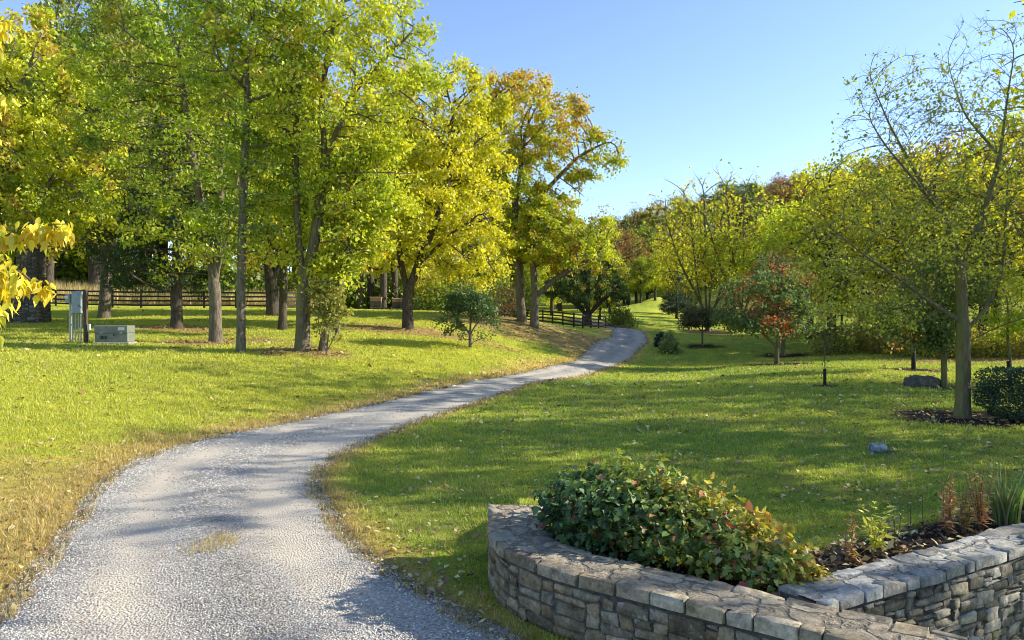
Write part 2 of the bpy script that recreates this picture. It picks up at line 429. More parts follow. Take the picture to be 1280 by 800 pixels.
bare = np.clip(bare * (.6 + .9 * snoise(np.stack([RX, RY, RX * 0], -1), 1.6, 2)), 0, 1) * np.clip(1.35 - RY / 55, .6, 1)
i2 = (np.arange(len(rows) - 1)[:, None] * nc + np.arange(nc - 1)[None]).ravel()
rf = np.stack([i2, i2 + 1, i2 + nc + 1, i2 + nc], -1)
m, nt, nd, lk = new_mat('gravel'); p = geo_pos(nt)
def voro(scale, feat='F1', rand=1.0):
    v = nd.new('ShaderNodeTexVoronoi'); v.feature = feat; v.inputs['Scale'].default_value = scale; v.inputs['Randomness'].default_value = rand
    lk.new(p, v.inputs['Vector']); return v
v1 = voro(42); v2 = voro(24)
bw = nd.new('ShaderNodeSeparateColor'); lk.new(v1.outputs['Color'], bw.inputs[0])
bw2 = nd.new('ShaderNodeSeparateColor'); lk.new(v2.outputs['Color'], bw2.inputs[0])
cs = ramp(nt, bw.outputs[0], [(0, (.23, .22, .20)), (.3, (.46, .445, .405)), (.7, (.63, .605, .55)), (1, (.86, .83, .75))])
cs2 = ramp(nt, bw2.outputs[1], [(0, (.20, .20, .20)), (.5, (.44, .44, .44)), (1, (.72, .71, .68))])
cs = mix(nt, .4, cs, cs2)
gap = ramp(nt, v1.outputs['Distance'], [(.35, (1, 1, 1)), (.75, (.38, .38, .38))])
cs = mix(nt, .75, cs, gap, 'MULTIPLY')
big = noise(nt, p, .9, 5, .6)
cs = mix(nt, 1.0, cs, ramp(nt, big, [(.3, (.78, .79, .82)), (.7, (1.1, 1.08, 1.04))]), 'MULTIPLY')
ab = N(nt, 'ShaderNodeAttribute', attribute_name='bare')
fine = noise(nt, p, 60, 4, .7)
tan = ramp(nt, fine, [(.3, (.52, .44, .33)), (.6, (.72, .63, .50)), (.8, (.82, .75, .63))])
fb = math_n(nt, 'MULTIPLY', ab.outputs['Fac'], .9)
cs = mix(nt, 1.0, cs, ramp(nt, noise(nt, p, 1.7, 6, .7), [(.35, (.72, .71, .69)), (.62, (1.06, 1.05, 1.03))]), 'MULTIPLY'); c = mix(nt, fb, cs, tan)
hgt = math_n(nt, 'SUBTRACT', fine, math_n(nt, 'MULTIPLY', v1.outputs['Distance'], 1.6))
out(nt, principled(nt, c, .9, bump(nt, hgt, .9, .02), .2)); M_GRAVEL = m
road = mesh_np('gravel_road', np.stack([RX, RY, RZ], -1).reshape(-1, 3), [rf], M_GRAVEL, smooth=True, attrs={'bare': bare.ravel()})
tag(road, kind='structure')
# loose stones
def road_z(x, y):
    uu = (x - road_l(y)) / (road_r(y) - road_l(y))
    cr = .035 * (1 - (2 * uu - 1) ** 2) + .02 * np.exp(-((uu - .5) / .1) ** 2) - .015 * np.exp(-((uu - .27) / .07) ** 2) - .015 * np.exp(-((uu - .77) / .07) ** 2)
    return h_base(x, y) + .012 + cr + .012 * (snoise(np.stack([x, y, x * 0], -1), .5) - .5), uu
def stones(n):
    d = 5.2 * (22 / 5.2) ** rng.random(n) ** 1.15
    uu = rng.random(n) * 1.08 - .04
    x = road_l(d) + uu * (road_r(d) - road_l(d))
    z, uu = road_z(x, d)
    keepp = (1 - .97 * np.exp(-((uu - .80) / .14) ** 2) * np.clip((d - 5.2) / 2.5, 0, 1) - .85 * np.exp(-((uu - .27) / .12) ** 2)) * (.35 + .9 * snoise(np.stack([x, d, x * 0], -1), 1.1, 2)) * np.clip(1.5 - d / 16, .3, 1)
    k = (rng.random(n) < keepp) & (np.abs(x) < d * .75)
    dn, _ = dist_poly(x, d, nearP); k &= (dn > .3)
    x, d, z, uu = x[k], d[k], z[k], uu[k]; n = len(x)
    s = rng.uniform(.005, .014, n) * (1 + .3 * (rng.random(n) < .06)) * np.clip(d / 9, .9, 1.6)
    V0 = np.array([(1, 0, 0), (.3, .9, .1), (-.8, .5, 0), (-.7, -.6, .1), (.4, -.9, 0), (.05, .05, .75), (.1, .0, -.5)])
    V = V0[None] * rng.uniform(.6, 1.25, (n, 7, 1)) * s[:, None, None] * rng.uniform(.7, 1.2, (n, 1, 3))
    a = rng.random(n) * 6.28; ca, sa = np.cos(a)[:, None], np.sin(a)[:, None]
    V = np.stack([V[..., 0] * ca - V[..., 1] * sa, V[..., 0] * sa + V[..., 1] * ca, V[..., 2]], -1)
    V += np.stack([x, d, z + s * .25], -1)[:, None]
    f0 = np.array([(0, 1, 5), (1, 2, 5), (2, 3, 5), (3, 4, 5), (4, 0, 5), (1, 0, 6), (2, 1, 6), (3, 2, 6), (4, 3, 6), (0, 4, 6)])
    fc = (np.arange(n)[:, None, None] * 7 + f0[None]).reshape(-1, 3)
    t = rng.random((n, 1)) ** 1.4
    mid_ = np.exp(-((uu[:, None] - .56) / .09) ** 2) * np.clip((10.5 - d[:, None]) / 3, 0, 1)
    c = ((1 - t) * np.array([.30, .29, .265]) + t * np.array([.78, .745, .67])) * (1 - .45 * mid_)
    c = np.where(rng.random((n, 1)) < .06, np.array([.38, .24, .15]), c)
    return V.reshape(-1, 3), fc, np.repeat(c, 7, 0)
m, nt, nd, lk = new_mat('loose_stone'); at = N(nt, 'ShaderNodeAttribute', attribute_name='Col')
out(nt, principled(nt, at.outputs['Color'], .85, None, .25)); M_PEB = m
V, fc, cc = stones(85000)
tag(mesh_np('gravel', V, [fc], M_PEB, col=cc), 'loose grey and white gravel stones on the drive', 'gravel', kind='stuff')

# ------------------------------------------------------------------ grass blades and fallen leaves
def blades(n, dmin, dmax):
    th = rng.uniform(-.66, .66, n); d = dmin * (dmax / dmin) ** rng.random(n)
    x = np.tan(th) * d; y = d
    c, gi = ground_col(x, y)
    dens = np.where(gi['dry'] > .3, .75, 1.0) * (1 - .93 * np.clip(gi['mul'] * 1.3, 0, 1)) * (1 - .97 * gi['soil']) * (1 - .6 * gi['lit'])
    k = (rng.random(n) < dens) & (gi['rdist'] > -.12 + .2 * (snoise(np.stack([x, y, x * 0], -1), .5) - .5)) & (gi['dn'] > .28) & (gi['dr'] > .24)
    tuft = (~k) & (np.hypot((x + 2.95 + .35) / .3, (y - 8.1) / .45) < rng.random(n) * 1.2)
    k |= tuft
    x, y, c = x[k], y[k], c[k]; dry = np.maximum(gi['dry'], tuft)[k]; sunk = gi['sunk'][k]; n = len(x)
    z = np.where(road_dist(x, y) < 0, np.maximum(road_z(x, y)[0], h_full(x, y)), h_full(x, y)) - .008
    sc = np.clip(y / 7.0, 1, 4.2)
    hgt = rng.uniform(.022, .055, n) * sc ** .55 * (1 + .5 * dry * (rng.random(n) < .35)) * np.where(sunk, 1.6, 1)
    hgt *= .45 + 1.1 * snoise(np.stack([x, y, x * 0], -1), .55, 3)
    wd = rng.uniform(.0030, .0055, n) * sc
    a = rng.random(n) * 6.28; b = rng.random(n) * 6.28; lean = rng.uniform(.1, .95, n) * hgt
    P0 = np.stack([x, y, z], -1)
    W = np.stack([np.cos(a), np.sin(a), np.zeros(n)], -1) * wd[:, None]
    tip = P0 + np.stack([np.cos(b) * lean, np.sin(b) * lean, hgt], -1)
    V = np.stack([P0 - W, P0 + W, tip], 1)
    v = rng.uniform(.62, 1.45, (n, 1)); cc = c * v
    ydry = rng.random((n, 1)) < (.07 + .45 * dry[:, None])
    cc = np.where(ydry, np.array([.42, .34, .16]) * v, cc)
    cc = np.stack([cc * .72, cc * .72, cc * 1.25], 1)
    return V.reshape(-1, 3), np.arange(3 * n).reshape(-1, 3), cc.reshape(-1, 3)
V, fc, cc = blades(620000, 5.0, 60.0)
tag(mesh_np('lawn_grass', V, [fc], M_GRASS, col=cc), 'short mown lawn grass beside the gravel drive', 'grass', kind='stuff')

def flat_leaves(x, y, size, cols, zoff=.02, curl=.35):
    n = len(x); z = h_full(x, y) + zoff
    a = rng.random(n) * 6.28
    t1 = rng.normal(0, curl, (n, 2))
    A = np.stack([np.cos(a), np.sin(a), t1[:, 0]], -1) * size[:, None]
    B = np.stack([-np.sin(a), np.cos(a), t1[:, 1]], -1) * size[:, None] * .36
    P0 = np.stack([x, y, z + size * .12], -1); up = np.array([0, 0, 1]) * size[:, None] * .12
    V = np.stack([P0 - A * .5, P0 + B + up, P0 + A * .5, P0 - B + up], 1)
    return V.reshape(-1, 3), np.arange(4 * n).reshape(-1, 4), np.repeat(cols, 4, 0)
def litter_pts(n):
    th = rng.uniform(-.66, .66, n); d = 5.2 * (75 / 5.2) ** rng.random(n); x = np.tan(th) * d
    rdist, dry, mul, lit = masks(x, d)
    P = np.stack([x, d, x * 0], -1)
    pr = .22 * (snoise(P, 3.1, 2) > .52) + .04 + .9 * lit + .25 * dry + .5 * mul + .5 * np.clip((x - 0) / 6, 0, 1) * np.clip(1.6 - d / 22, 0, 1) * (snoise(P, 2.2, 1) > .45)
    k = (rng.random(n) < pr) & (rdist > -.3)
    sunk, behind, soil, rise, dn, dr = bed_info(x, d); k &= (dn > .35) & (dr > .3)
    return x[k], d[k], lit[k]
x, y, lit = litter_pts(38000); n = len(x)
size = rng.uniform(.035, .085, n) * np.clip(y / 11, 1, 2.6)
pal = np.array([(.62, .52, .24), (.42, .26, .09), (.55, .48, .24), (.30, .16, .08), (.46, .38, .20), (.24, .13, .09)])
ci = rng.integers(0, 6, n); ci = np.where((rng.random(n) < lit * .7), rng.choice([1, 3, 5], n), ci)
V, fc, cc = flat_leaves(x, y, size, pal[ci] * rng.uniform(.7, 1.3, (n, 1)))
tag(mesh_np('leaf_litter', V, [fc], M_LITTER, col=cc), 'fallen yellow and brown leaves scattered over the lawn', 'fallen leaves', kind='stuff')
# mulch chips on the bed
n = 9000; x = rng.uniform(.4, 7, n); y = rng.uniform(5, 10, n)
s_, b_, soil_, _, dn_, dr_ = bed_info(x, y); k = (soil_ > .3) & (dn_ > .28) & (dr_ > .22); x, y = x[k], y[k]; n = len(x)
V, fc, cc = flat_leaves(x, y, rng.uniform(.02, .06, n), np.array([(.05, .037, .028), (.10, .07, .05), (.03, .023, .018), (.16, .11, .07)])[rng.integers(0, 4, n)], .006, .5)
tag(mesh_np('mulch', V, [fc], M_LITTER, col=cc), 'dark shredded mulch in the planting bed behind the wall', 'mulch', kind='stuff')

# ------------------------------------------------------------------ trees: space colonisation
def grow(r, stems, A, step, kill, maxit=110, up=.06, jit=.18, inertia=.35):
    pos = [np.array([0., 0., -.25])]; par = [-1]
    for st in stems:
        st = np.asarray(st, float); i0 = 0
        if np.linalg.norm(st[0]) > .01:
            pp = np.array(pos); i0 = int(((pp - st[0]) ** 2).sum(1).argmin())
        prev = i0; L = np.concatenate([[0], np.cumsum(np.linalg.norm(np.diff(st, axis=0), axis=1))])
        ns = max(2, int(L[-1] / step) + 1)
        for s in np.linspace(0, L[-1], ns)[1:]:
            q = np.array([np.interp(s, L, st[:, c]) for c in range(3)]) + r.normal(0, .035 * step, 3)
            pos.append(q); par.append(prev); prev = len(pos) - 1
    pos = np.array(pos); par = list(par)
    M = len(A); nd2 = np.full(M, 1e18); ni = np.zeros(M, int)
    def upd(i0, newp):
        nonlocal nd2, ni
        for a in range(0, len(newp), 400):
            D = ((A[:, None] - newp[None, a:a + 400]) ** 2).sum(-1); j = D.argmin(1); dm = D[np.arange(M), j]
            b = dm < nd2; nd2 = np.where(b, dm, nd2); ni = np.where(b, j + i0 + a, ni)
    zmin = A[:, 2].min()
    # trunk nodes low down do not branch
    upd(0, pos)
    alive = np.ones(M, bool); cc = np.zeros(len(pos) + 1, int)
    for it in range(maxit):
        alive &= nd2 > kill * kill
        if not alive.any(): break
        idx = ni[alive]; D = A[alive] - pos[idx]; D /= np.linalg.norm(D, axis=1)[:, None] + 1e-9
        S = np.zeros_like(pos); np.add.at(S, idx, D)
        nodes = np.unique(idx)
        bad = nodes[cc[nodes] >= 3]
        if len(bad): alive &= ~np.isin(ni, bad)
        nodes = nodes[cc[nodes] < 3]
        if not len(nodes): break
        dv = S[nodes]; dv /= np.linalg.norm(dv, axis=1)[:, None] + 1e-9
        pr = np.array(par)[nodes]; pd = pos[nodes] - pos[np.maximum(pr, 0)]; pd /= np.linalg.norm(pd, axis=1)[:, None] + 1e-9
        dv = dv + inertia * pd + r.normal(0, jit, dv.shape); dv[:, 2] += up
        dv /= np.linalg.norm(dv, axis=1)[:, None] + 1e-9
        newp = pos[nodes] + dv * step
        i0 = len(pos); cc[nodes] += 1
        pos = np.concatenate([pos, newp]); par += list(nodes); cc = np.concatenate([cc, np.zeros(len(newp), int)])
        upd(i0, newp)
    return pos, np.array(par)

def skeleton_mesh(pos, par, r0, tip, expo=.5, ksides=(9, 5, 3), flare=.3):
    n = len(pos); cnt = np.zeros(n)
    kids = [[] for _ in range(n)]
    for i in range(1, n): kids[par[i]].append(i)
    for i in range(n): cnt[i] = 1.0 if not kids[i] else 0
    for i in range(n - 1, 0, -1): cnt[par[i]] += cnt[i]     # children always have larger index
    rad = tip + (r0 - tip) * (cnt / cnt[0]) ** expo
    # smooth
    sp = pos.copy()
    for _ in range(2):
        q = sp.copy()
        for i in range(1, n):
            if kids[i]:
                b = max(kids[i], key=lambda k: cnt[k]); q[i] = .5 * sp[i] + .25 * (sp[par[i]] + sp[b])
        sp = q
    Vs, Fs, off = [], [], 0
    stack = [(0, -1)]
    while stack:
        s, pr = stack.pop(); ch = [s]
        while kids[ch[-1]]:
            ks = sorted(kids[ch[-1]], key=lambda k: -cnt[k]); 
            for k in ks[1:]: stack.append((k, ch[-1]))
            ch.append(ks[0])
        idx = ([pr] if pr >= 0 else []) + ch
        if len(idx) < 2: continue
        P = sp[idx]; rr = rad[idx].copy()
        if pr >= 0: rr[0] = min(rad[ch[0]] * 1.25, rad[pr] * .9)
        else:
            rr = rr * (1 + flare * np.exp(-np.maximum(P[:, 2], 0) / (r0 * 1.6)))
        rr[-1] *= .5
        k = ksides[0] if rr.max() > .3 * r0 and rr.max() > .05 else (ksides[1] if rr.max() > .03 else ksides[2])
        V, q = tube_arr(P, rr, k); Vs.append(V); Fs.append(q + off); off += len(V)
    return np.concatenate(Vs), np.concatenate(Fs), sp, rad, cnt, kids

def in_ellipsoids(r, ells, n, clump=.55, shell=.5):
    wts = np.array([e[3] * e[4] * e[5] * (e[6] if len(e) > 6 else 1) for e in ells], float); wts /= wts.sum()
    def samp(m, sh):
        e = np.array([ells[i][:6] for i in r.choice(len(ells), m, p=wts)])
        v = r.normal(size=(m, 3)); v /= np.linalg.norm(v, axis=1)[:, None]
        q = r.random(m) ** (1 / 3); q = np.where(r.random(m) < sh, .75 + .25 * q, q)
        return e[:, :3] + v * q[:, None] * e[:, 3:6], e
    nc_ = max(6, int(n * clump / 9))
    c, e = samp(nc_, shell)
    k = r.integers(0, nc_, int(n * clump))
    P1 = c[k] + r.normal(0, .16, (len(k), 3)) * e[k][:, 3:6]
    P2, _ = samp(n - len(k), shell * .6)
    return np.concatenate([P1, P2])

def leaves_mesh(r, P, size, pal, droop=.25, width=.62, accent=None, hz=(0, 1), top=None, nscale=4.0):
    n = len(P); s = size * r.uniform(.65, 1.3, n)
    a = r.normal(size=(n, 3)); a[:, 2] -= droop * 1.5; a /= np.linalg.norm(a, axis=1)[:, None]
    b = np.cross(a, r.normal(size=(n, 3))); b /= np.linalg.norm(b, axis=1)[:, None] + 1e-9
    nn = np.cross(a, b)
    A = a * s[:, None]; B = b * (s * width * .5)[:, None]; Nn = nn * (s * .10)[:, None]
    V = np.stack([P, P + A * .45 + B + Nn, P + A, P + A * .45 - B + Nn], 1)
    t = np.clip(.62 * snoise(P, nscale) + .38 * r.random(n), 0, 1)[:, None]
    pal = np.array(pal, float); x = t[:, 0] * (len(pal) - 1); i = np.clip(x.astype(int), 0, len(pal) - 2); f = (x - i)[:, None]
    c = pal[i] * (1 - f) + pal[i + 1] * f
    if top is not None:
        zt = np.clip((P[:, 2] - hz[0]) / (hz[1] - hz[0]), 0, 1)
        q = (np.clip(zt * 1.5 - .5 + .9 * (snoise(P, nscale * 1.3, 2) - .5), 0, 1) * top[1])[:, None]
        q = np.where(r.random((n, 1)) < q, 1.0, 0.0); c = c * (1 - q) + q * np.array(top[0])
    if accent is not None:
        q = (np.clip((snoise(P, nscale * .8, 3) - accent[1]) * 5, 0, 1))[:, None]
        q = np.where(r.random((n, 1)) < q * .8, 1.0, 0.0); c = c * (1 - q) + q * np.array(accent[0])
    c = c * r.uniform(.75, 1.25, (n, 1))
    return V.reshape(-1, 3), np.arange(4 * n).reshape(-1, 4), np.repeat(np.clip(c, 0, .9), 4, 0)

def make_tree(name, label, cat, loc, stems, ells, r0, nleaf, lsize, pal, seed=1, natt=700, step=.45, kill=None, tip=.009, bark=None, leafmat=None,
              spread=.2, group=None, droop=.25, accent=None, top=None, twig=1.0, clump=.55, shell=.5, expo=.5, up=.06, nscale=4.0, width=.62, lowleaf=None, jit=.18, inertia=.35, rz=0.0):
    """stems, ells are relative to loc"""
    r = np.random.default_rng(seed)
    A = in_ellipsoids(r, ells, natt, clump, shell)
    pos, par = grow(r, stems, A, step, kill or step * 1.1, up=up, jit=jit, inertia=inertia)
    V, Q, sp, rad, cnt, kids = skeleton_mesh(pos, par, r0, tip, expo)
    # fine twigs
    sel = np.nonzero(cnt <= 3)[0]; sel = sel[sel > 3]
    nt_ = int(len(sel) * twig)
    Vt, Qt = [V], [Q]
    anchors = sp[sel]
    if nt_ > 0:
        i = r.choice(sel, nt_); d = sp[i] - sp[par[i]]; d /= np.linalg.norm(d, axis=1)[:, None] + 1e-9
        d = d * .6 + r.normal(0, .55, d.shape); d[:, 2] += .12; d /= np.linalg.norm(d, axis=1)[:, None]
        L = step * r.uniform(.6, 1.7, nt_)
        b = np.cross(d, r.normal(size=d.shape)); b /= np.linalg.norm(b, axis=1)[:, None]; c2 = np.cross(d, b)
        tv = []
        mid = d * .5 * L[:, None] + r.normal(0, .08, d.shape) * L[:, None]
        for o, wd in ((np.zeros_like(d), 1.0), (mid, .7), (d * L[:, None], .25)):
            for k in range(3):
                an = k * 2.094
                tv.append(sp[i] + o + (b * math.cos(an) + c2 * math.sin(an)) * tip * .8 * wd)
        tv = np.stack(tv, 1); off = len(V)
        f0 = np.array([(k + 3 * l, (k + 1) % 3 + 3 * l, (k + 1) % 3 + 3 + 3 * l, k + 3 + 3 * l) for l in (0, 1) for k in range(3)])
        Vt.append(tv.reshape(-1, 3)); Qt.append((np.arange(nt_)[:, None, None] * 9 + f0[None]).reshape(-1, 4) + off)
        anchors = np.concatenate([anchors, sp[i] + mid, sp[i] + d * L[:, None]])
    t = thing(name, label, cat, loc, rz, group)
    mesh_np('trunk', np.concatenate(Vt), [np.concatenate(Qt)], bark or M_BARK, t, smooth=True)
    if nleaf:
        ww = np.ones(len(anchors))
        if lowleaf is not None:   # leaf density by height: (z, w) pairs
            ww = np.interp(anchors[:, 2], [a for a, _ in lowleaf], [b for _, b in lowleaf])
        ww = ww * (.06 + np.clip(snoise(anchors, max(1.6, spread * 6), 1) * 2.6 - .9, 0, 1) * (.35 + snoise(anchors, max(.5, spread * 2), 4))); ww /= ww.sum()
        P = anchors[r.choice(len(anchors), nleaf, p=ww)] + r.normal(0, spread, (nleaf, 3)) * np.array([1, 1, .6])
        k = P[:, 2] > .35; P = P[k]
        V, Q, C = leaves_mesh(r, P, lsize, pal, droop, width, accent, (P[:, 2].min(), P[:, 2].max()), top, nscale)
        mesh_np('crown', V, [Q], leafmat or M_LEAF, t, col=C)
    return t

def dup(root, loc, rz, scale, label, group=None, name=None):
    r = root.copy(); COL.objects.link(r); r.location = loc; r.rotation_euler = (0, 0, rz); r.scale = scale
    r['label'] = label
    if group: r['group'] = group
    elif 'group' in r: del r['group']
    if name: r.name = name
    for ch in list(root.children):
        c = ch.copy(); COL.objects.link(c); c.parent = r
        for g_ in ch.children:
            d = g_.copy(); COL.objects.link(d); d.parent = c
    return r

def pe(loc, d, items):
    """crown ellipsoids measured in the photo at depth d -> relative to loc. items: (px,py,rpx,rpy[,dy,ry_factor])"""
    o = []
    for it in items:
        px, py, rx, rz_ = it[:4]; dy = it[4] if len(it) > 4 else 0; fy = it[5] if len(it) > 5 else .9
        k = d / F
        o.append(((px - 640) * k - loc[0], dy, CAMZ - (py - 400) * k - loc[2], rx * k, rx * k * fy, rz_ * k))
    return o
def ps(loc, d, pts):
    k = d / F
    return [((px - 640) * k - loc[0], dy, CAMZ - (py - 400) * k - loc[2]) for px, py, dy in pts]

# palettes (dark -> light)
YEL = [(.22, .25, .015), (.50, .50, .02), (.72, .66, .03), (.82, .74, .05)]
YGR = [(.16, .24, .014), (.40, .48, .02), (.62, .62, .028), (.80, .73, .04)]
GRN = [(.10, .17, .012), (.23, .33, .018), (.42, .50, .022), (.62, .61, .03)]
DKG = [(.015, .035, .012), (.03, .07, .018), (.06, .11, .025), (.10, .16, .03)]
GLD = [(.13, .11, .018), (.30, .24, .022), (.48, .36, .03), (.60, .44, .04)]
OLV = [(.07, .08, .018), (.16, .16, .03), (.26, .25, .04), (.38, .34, .05)]
RUS = [(.08, .045, .018), (.18, .09, .03), (.28, .13, .035), (.36, .19, .05)]
BLU = [(.010, .026, .020), (.020, .048, .036), (.035, .075, .055), (.06, .11, .075)]

# --- grove beside the drive
L = base(301, 30)
make_tree('deciduous_tree', 'slender grey trunk with a green crown, in front of the forked trunk', 'tree', L,
    [[(0,0,0),(.02,0,3),(.1,0,6.5),(.25,.1,11)]], pe(L,30,[(320,120,70,120),(300,30,65,80),(345,225,45,50),(275,250,40,45),(320,310,45,36),(285,330,30,20)]), .18, 13000, .17, GRN, 11, 520, .38, twig=1.8, clump=.7, accent=((.50,.40,.03),.66))
L = base(270, 35)
make_tree('deciduous_tree', 'green tree whose thick trunk forks into several tall grey stems', 'tree', L,
    [[(0,0,0),(-.05,0,2.7),(-.6,.2,5.5),(-1.3,.2,9.5),(-1.9,.3,14)],[(-.05,0,2.6),(.15,.2,5.5),(.35,-.2,10),(.9,0,15)],[(-.05,0,2.6),(.5,0,5),(1.2,.4,9.5)]],
    pe(L,35,[(235,140,95,130),(205,50,85,80),(290,40,80,90),(165,190,60,90),(250,290,65,55),(215,320,40,30),(180,60,60,60)]), .28, 26000, .18, GRN, 12, 900, .45, twig=1.8, clump=.7, expo=.56, accent=((.42,.36,.03),.62))
L = base(378, 31)
make_tree('deciduous_tree', 'tall yellow-green tree with a forked mossy trunk and long bare upper limbs', 'tree', L,
    [[(0,0,0),(.05,0,2.6),(-.25,.1,5),(-.35,.2,9),(-.1,.3,15)],[(.05,0,2.4),(.5,.1,4.6),(.9,.2,8),(2.2,0,11),(4.6,-.3,13.2)],[(.9,.2,7.8),(.8,0,11),(1.7,-.2,15.5)]],
    pe(L,31,[(430,120,95,100),(400,10,95,80),(500,70,62,75),(370,200,60,70),(470,225,60,65),(420,290,60,50),(345,300,40,50),(430,340,45,28)]), .29, 24000, .18, YGR, 13, 1100, .42, clump=.7, expo=.58, up=.12, accent=((.66,.44,.03),.70), bark=M_BARK_MOSS, twig=1.8)
L = base(402, 31.4)
make_tree('deciduous_tree', 'small leaning trunk beside the forked mossy trunk', 'tree', L,
    [[(0,0,0),(.3,0,1.5),(.75,0,2.6),(1.1,.2,4.6),(1.4,.3,7.5)]], pe(L,31.4,[(450,250,50,70),(420,330,32,22)]), .17, 9000, .18, YGR, 14, 260, .36)
L = base(353, 44)
make_tree('deciduous_tree', 'slim dark trunk standing between the slender grey trunk and the forked mossy one', 'tree', L,
    [[(0,0,0),(.1,0,3),(.0,0,6),(.3,0,11)],[(.1,0,3.4),(.7,0,6),(1.2,0,9)]], pe(L,44,[(350,230,55,95),(360,110,50,60)]), .24, 15000, .22, GRN, 15, 420, .5, bark=M_BARK_DARK)
L = base(342, 53)
make_tree('deciduous_tree', 'broad dark tree close in front of the dark rail fence', 'tree', L,
    [[(0,0,0),(-.2,0,2.5),(-.6,0,6),(-.6,0,10)],[(-.2,0,2.2),(1.0,0,5),(2,0,8)]], pe(L,53,[(335,260,60,80),(330,170,60,70)]), .42, 15000, .25, GRN, 16, 420, .6, bark=M_BARK_DARK)
L = base(422, 40)
make_tree('deciduous_tree', 'thin trunk just behind the leafy shrub under the yellow crown', 'tree', L,
    [[(0,0,0),(0,0,3),(-.3,0,6)]], pe(L,40,[(430,290,32,50),(425,220,36,50)]), .13, 7000, .16, YGR, 17, 260, .45)
L = base(221, 42)
make_tree('cedar_tree', 'dark evergreen with drooping boughs over a bare straight trunk', 'tree', L,
    [[(0,0,0),(0,0,3),(.05,0,7),(0,0,11)]], pe(L,42,[(205,330,70,34),(215,280,62,45),(220,215,45,60),(150,335,45,22)]), .30, 26000, .17, DKG, 18, 600, .5, droop=.6, width=.4, bark=M_BARK_DARK, up=-.03, clump=.7)
L = base(510, 48)
make_tree('maple_tree', 'stout single trunk under a broad bright yellow crown', 'tree', L,
    [[(0,0,0),(-.05,0,2.4),(-.5,0,4.5),(-1,0,9)],[(-.05,0,2.3),(.8,-.2,4.4),(2.3,-.3,8),(3,0,12)],[(.8,-.2,4.2),(3.2,-.5,6.5)]],
    pe(L,48,[(560,240,78,95),(545,160,85,75),(600,310,44,55),(530,310,60,45),(450,300,40,45),(490,260,60,80),(580,150,55,65),(470,170,60,60)]), .34, 42000, .24, YEL, 19, 1200, .5, bark=M_BARK_DARK, clump=.6, twig=1.8)
L = base(652, 58)
make_tree('deciduous_tree', 'tall tree with an orange-topped crown and a pale trunk by the leafy mound', 'tree', L,
    [[(0,0,0),(-.2,0,3.5),(-.6,0,8),(.3,0,15)],[(-.2,0,6),(1.6,0,10),(4.5,-.2,13),(7,-.3,14.2)],[(-.3,0,9),(-2,0,13),(-2.6,0,17)]],
    pe(L,58,[(650,240,50,70),(665,150,62,55),(630,170,45,70),(715,190,42,55),(748,205,36,22),(765,190,22,14),(690,290,50,45),(600,140,30,40)]), .34, 30000, .24, YGR, 20, 1100, .55, twig=1.8, top=((.66,.38,.035), .85), accent=((.40,.32,.05),.62))
L = base(668, 57)
make_tree('deciduous_tree', 'second trunk of the pair on the leafy mound with a low sideways bough', 'tree', L,
    [[(0,0,0),(0,0,3.0),(-.3,0,7),(.4,0,11)],[(0,0,2.3),(2,0,4),(5,0,5.6)]], pe(L,57,[(690,300,55,40),(730,310,42,32),(660,280,45,50),(760,290,20,18)]), .32, 20000, .21, YGR, 21, 560, .55, accent=((.50,.33,.03),.6))
L = base(588, 36)
make_tree('shrub_tree', 'little dark green tree with low branches and a thin leaning trunk on the lawn', 'tree', L,
    [[(0,0,0),(-.02,0,.8),(.05,0,1.8)],[(-.02,0,.7),(.5,0,1.4)],[(-.02,0,.7),(-.6,0,1.3)]], pe(L,36,[(590,380,28,22),(568,402,24,13),(608,404,20,17),(600,424,13,8),(572,420,12,6)]), .08, 5200, .12, [(.02,.05,.015),(.05,.11,.025),(.10,.18,.035),(.17,.25,.045)], 22, 420, .2, spread=.12, twig=2, tip=.005)
L = base(735, 82)
make_tree('round_tree', 'low dark round-crowned tree on a short forked trunk behind the fence', 'tree', L,
    [[(0,0,0),(0,0,1.2),(-1.6,0,2.6),(-3,0,4)],[(0,0,1.2),(1.4,0,2.6),(3,0,4)],[(0,0,1.2),(0,0,4)]], pe(L,82,[(735,358,48,24),(715,366,30,18),(765,364,30,18),(738,335,34,18)]), .40, 12000, .22, [(.03,.06,.02),(.07,.12,.03),(.12,.19,.04),(.22,.28,.05)], 23, 420, .5, bark=M_BARK_DARK)
# shrub at the foot of the forked tree
L = base(408, 30.6)
make_tree('shrub', 'leafy shrub at the foot of the forked mossy trunk', 'shrub', L,
    [[(0,0,0),(.1,0,1.0)],[(0,0,.05),(.4,0,.9)],[(0,0,.05),(-.3,.1,.9)]], pe(L,30.6,[(410,395,18,32),(425,400,14,20),(398,375,12,25)]), .04, 2400, .15, [(.10,.12,.02),(.30,.30,.04),(.50,.44,.10),(.60,.5,.2)], 24, 200, .2, spread=.16, tip=.005)
# brown brush behind the mound
L = base(632, 60)
make_tree('bare_bush', 'tangled brown leafless bush beside the leafy mound', 'bush', L,
    [[(0,0,0),(0,0,.8)],[(0,0,.05),(.7,0,.9)],[(0,0,.05),(-.7,.1,.9)]], pe(L,60,[(632,380,22,22),(618,388,14,14)]), .06, 900, .14, RUS, 25, 420, .26, spread=.2, tip=.01, twig=2.5)

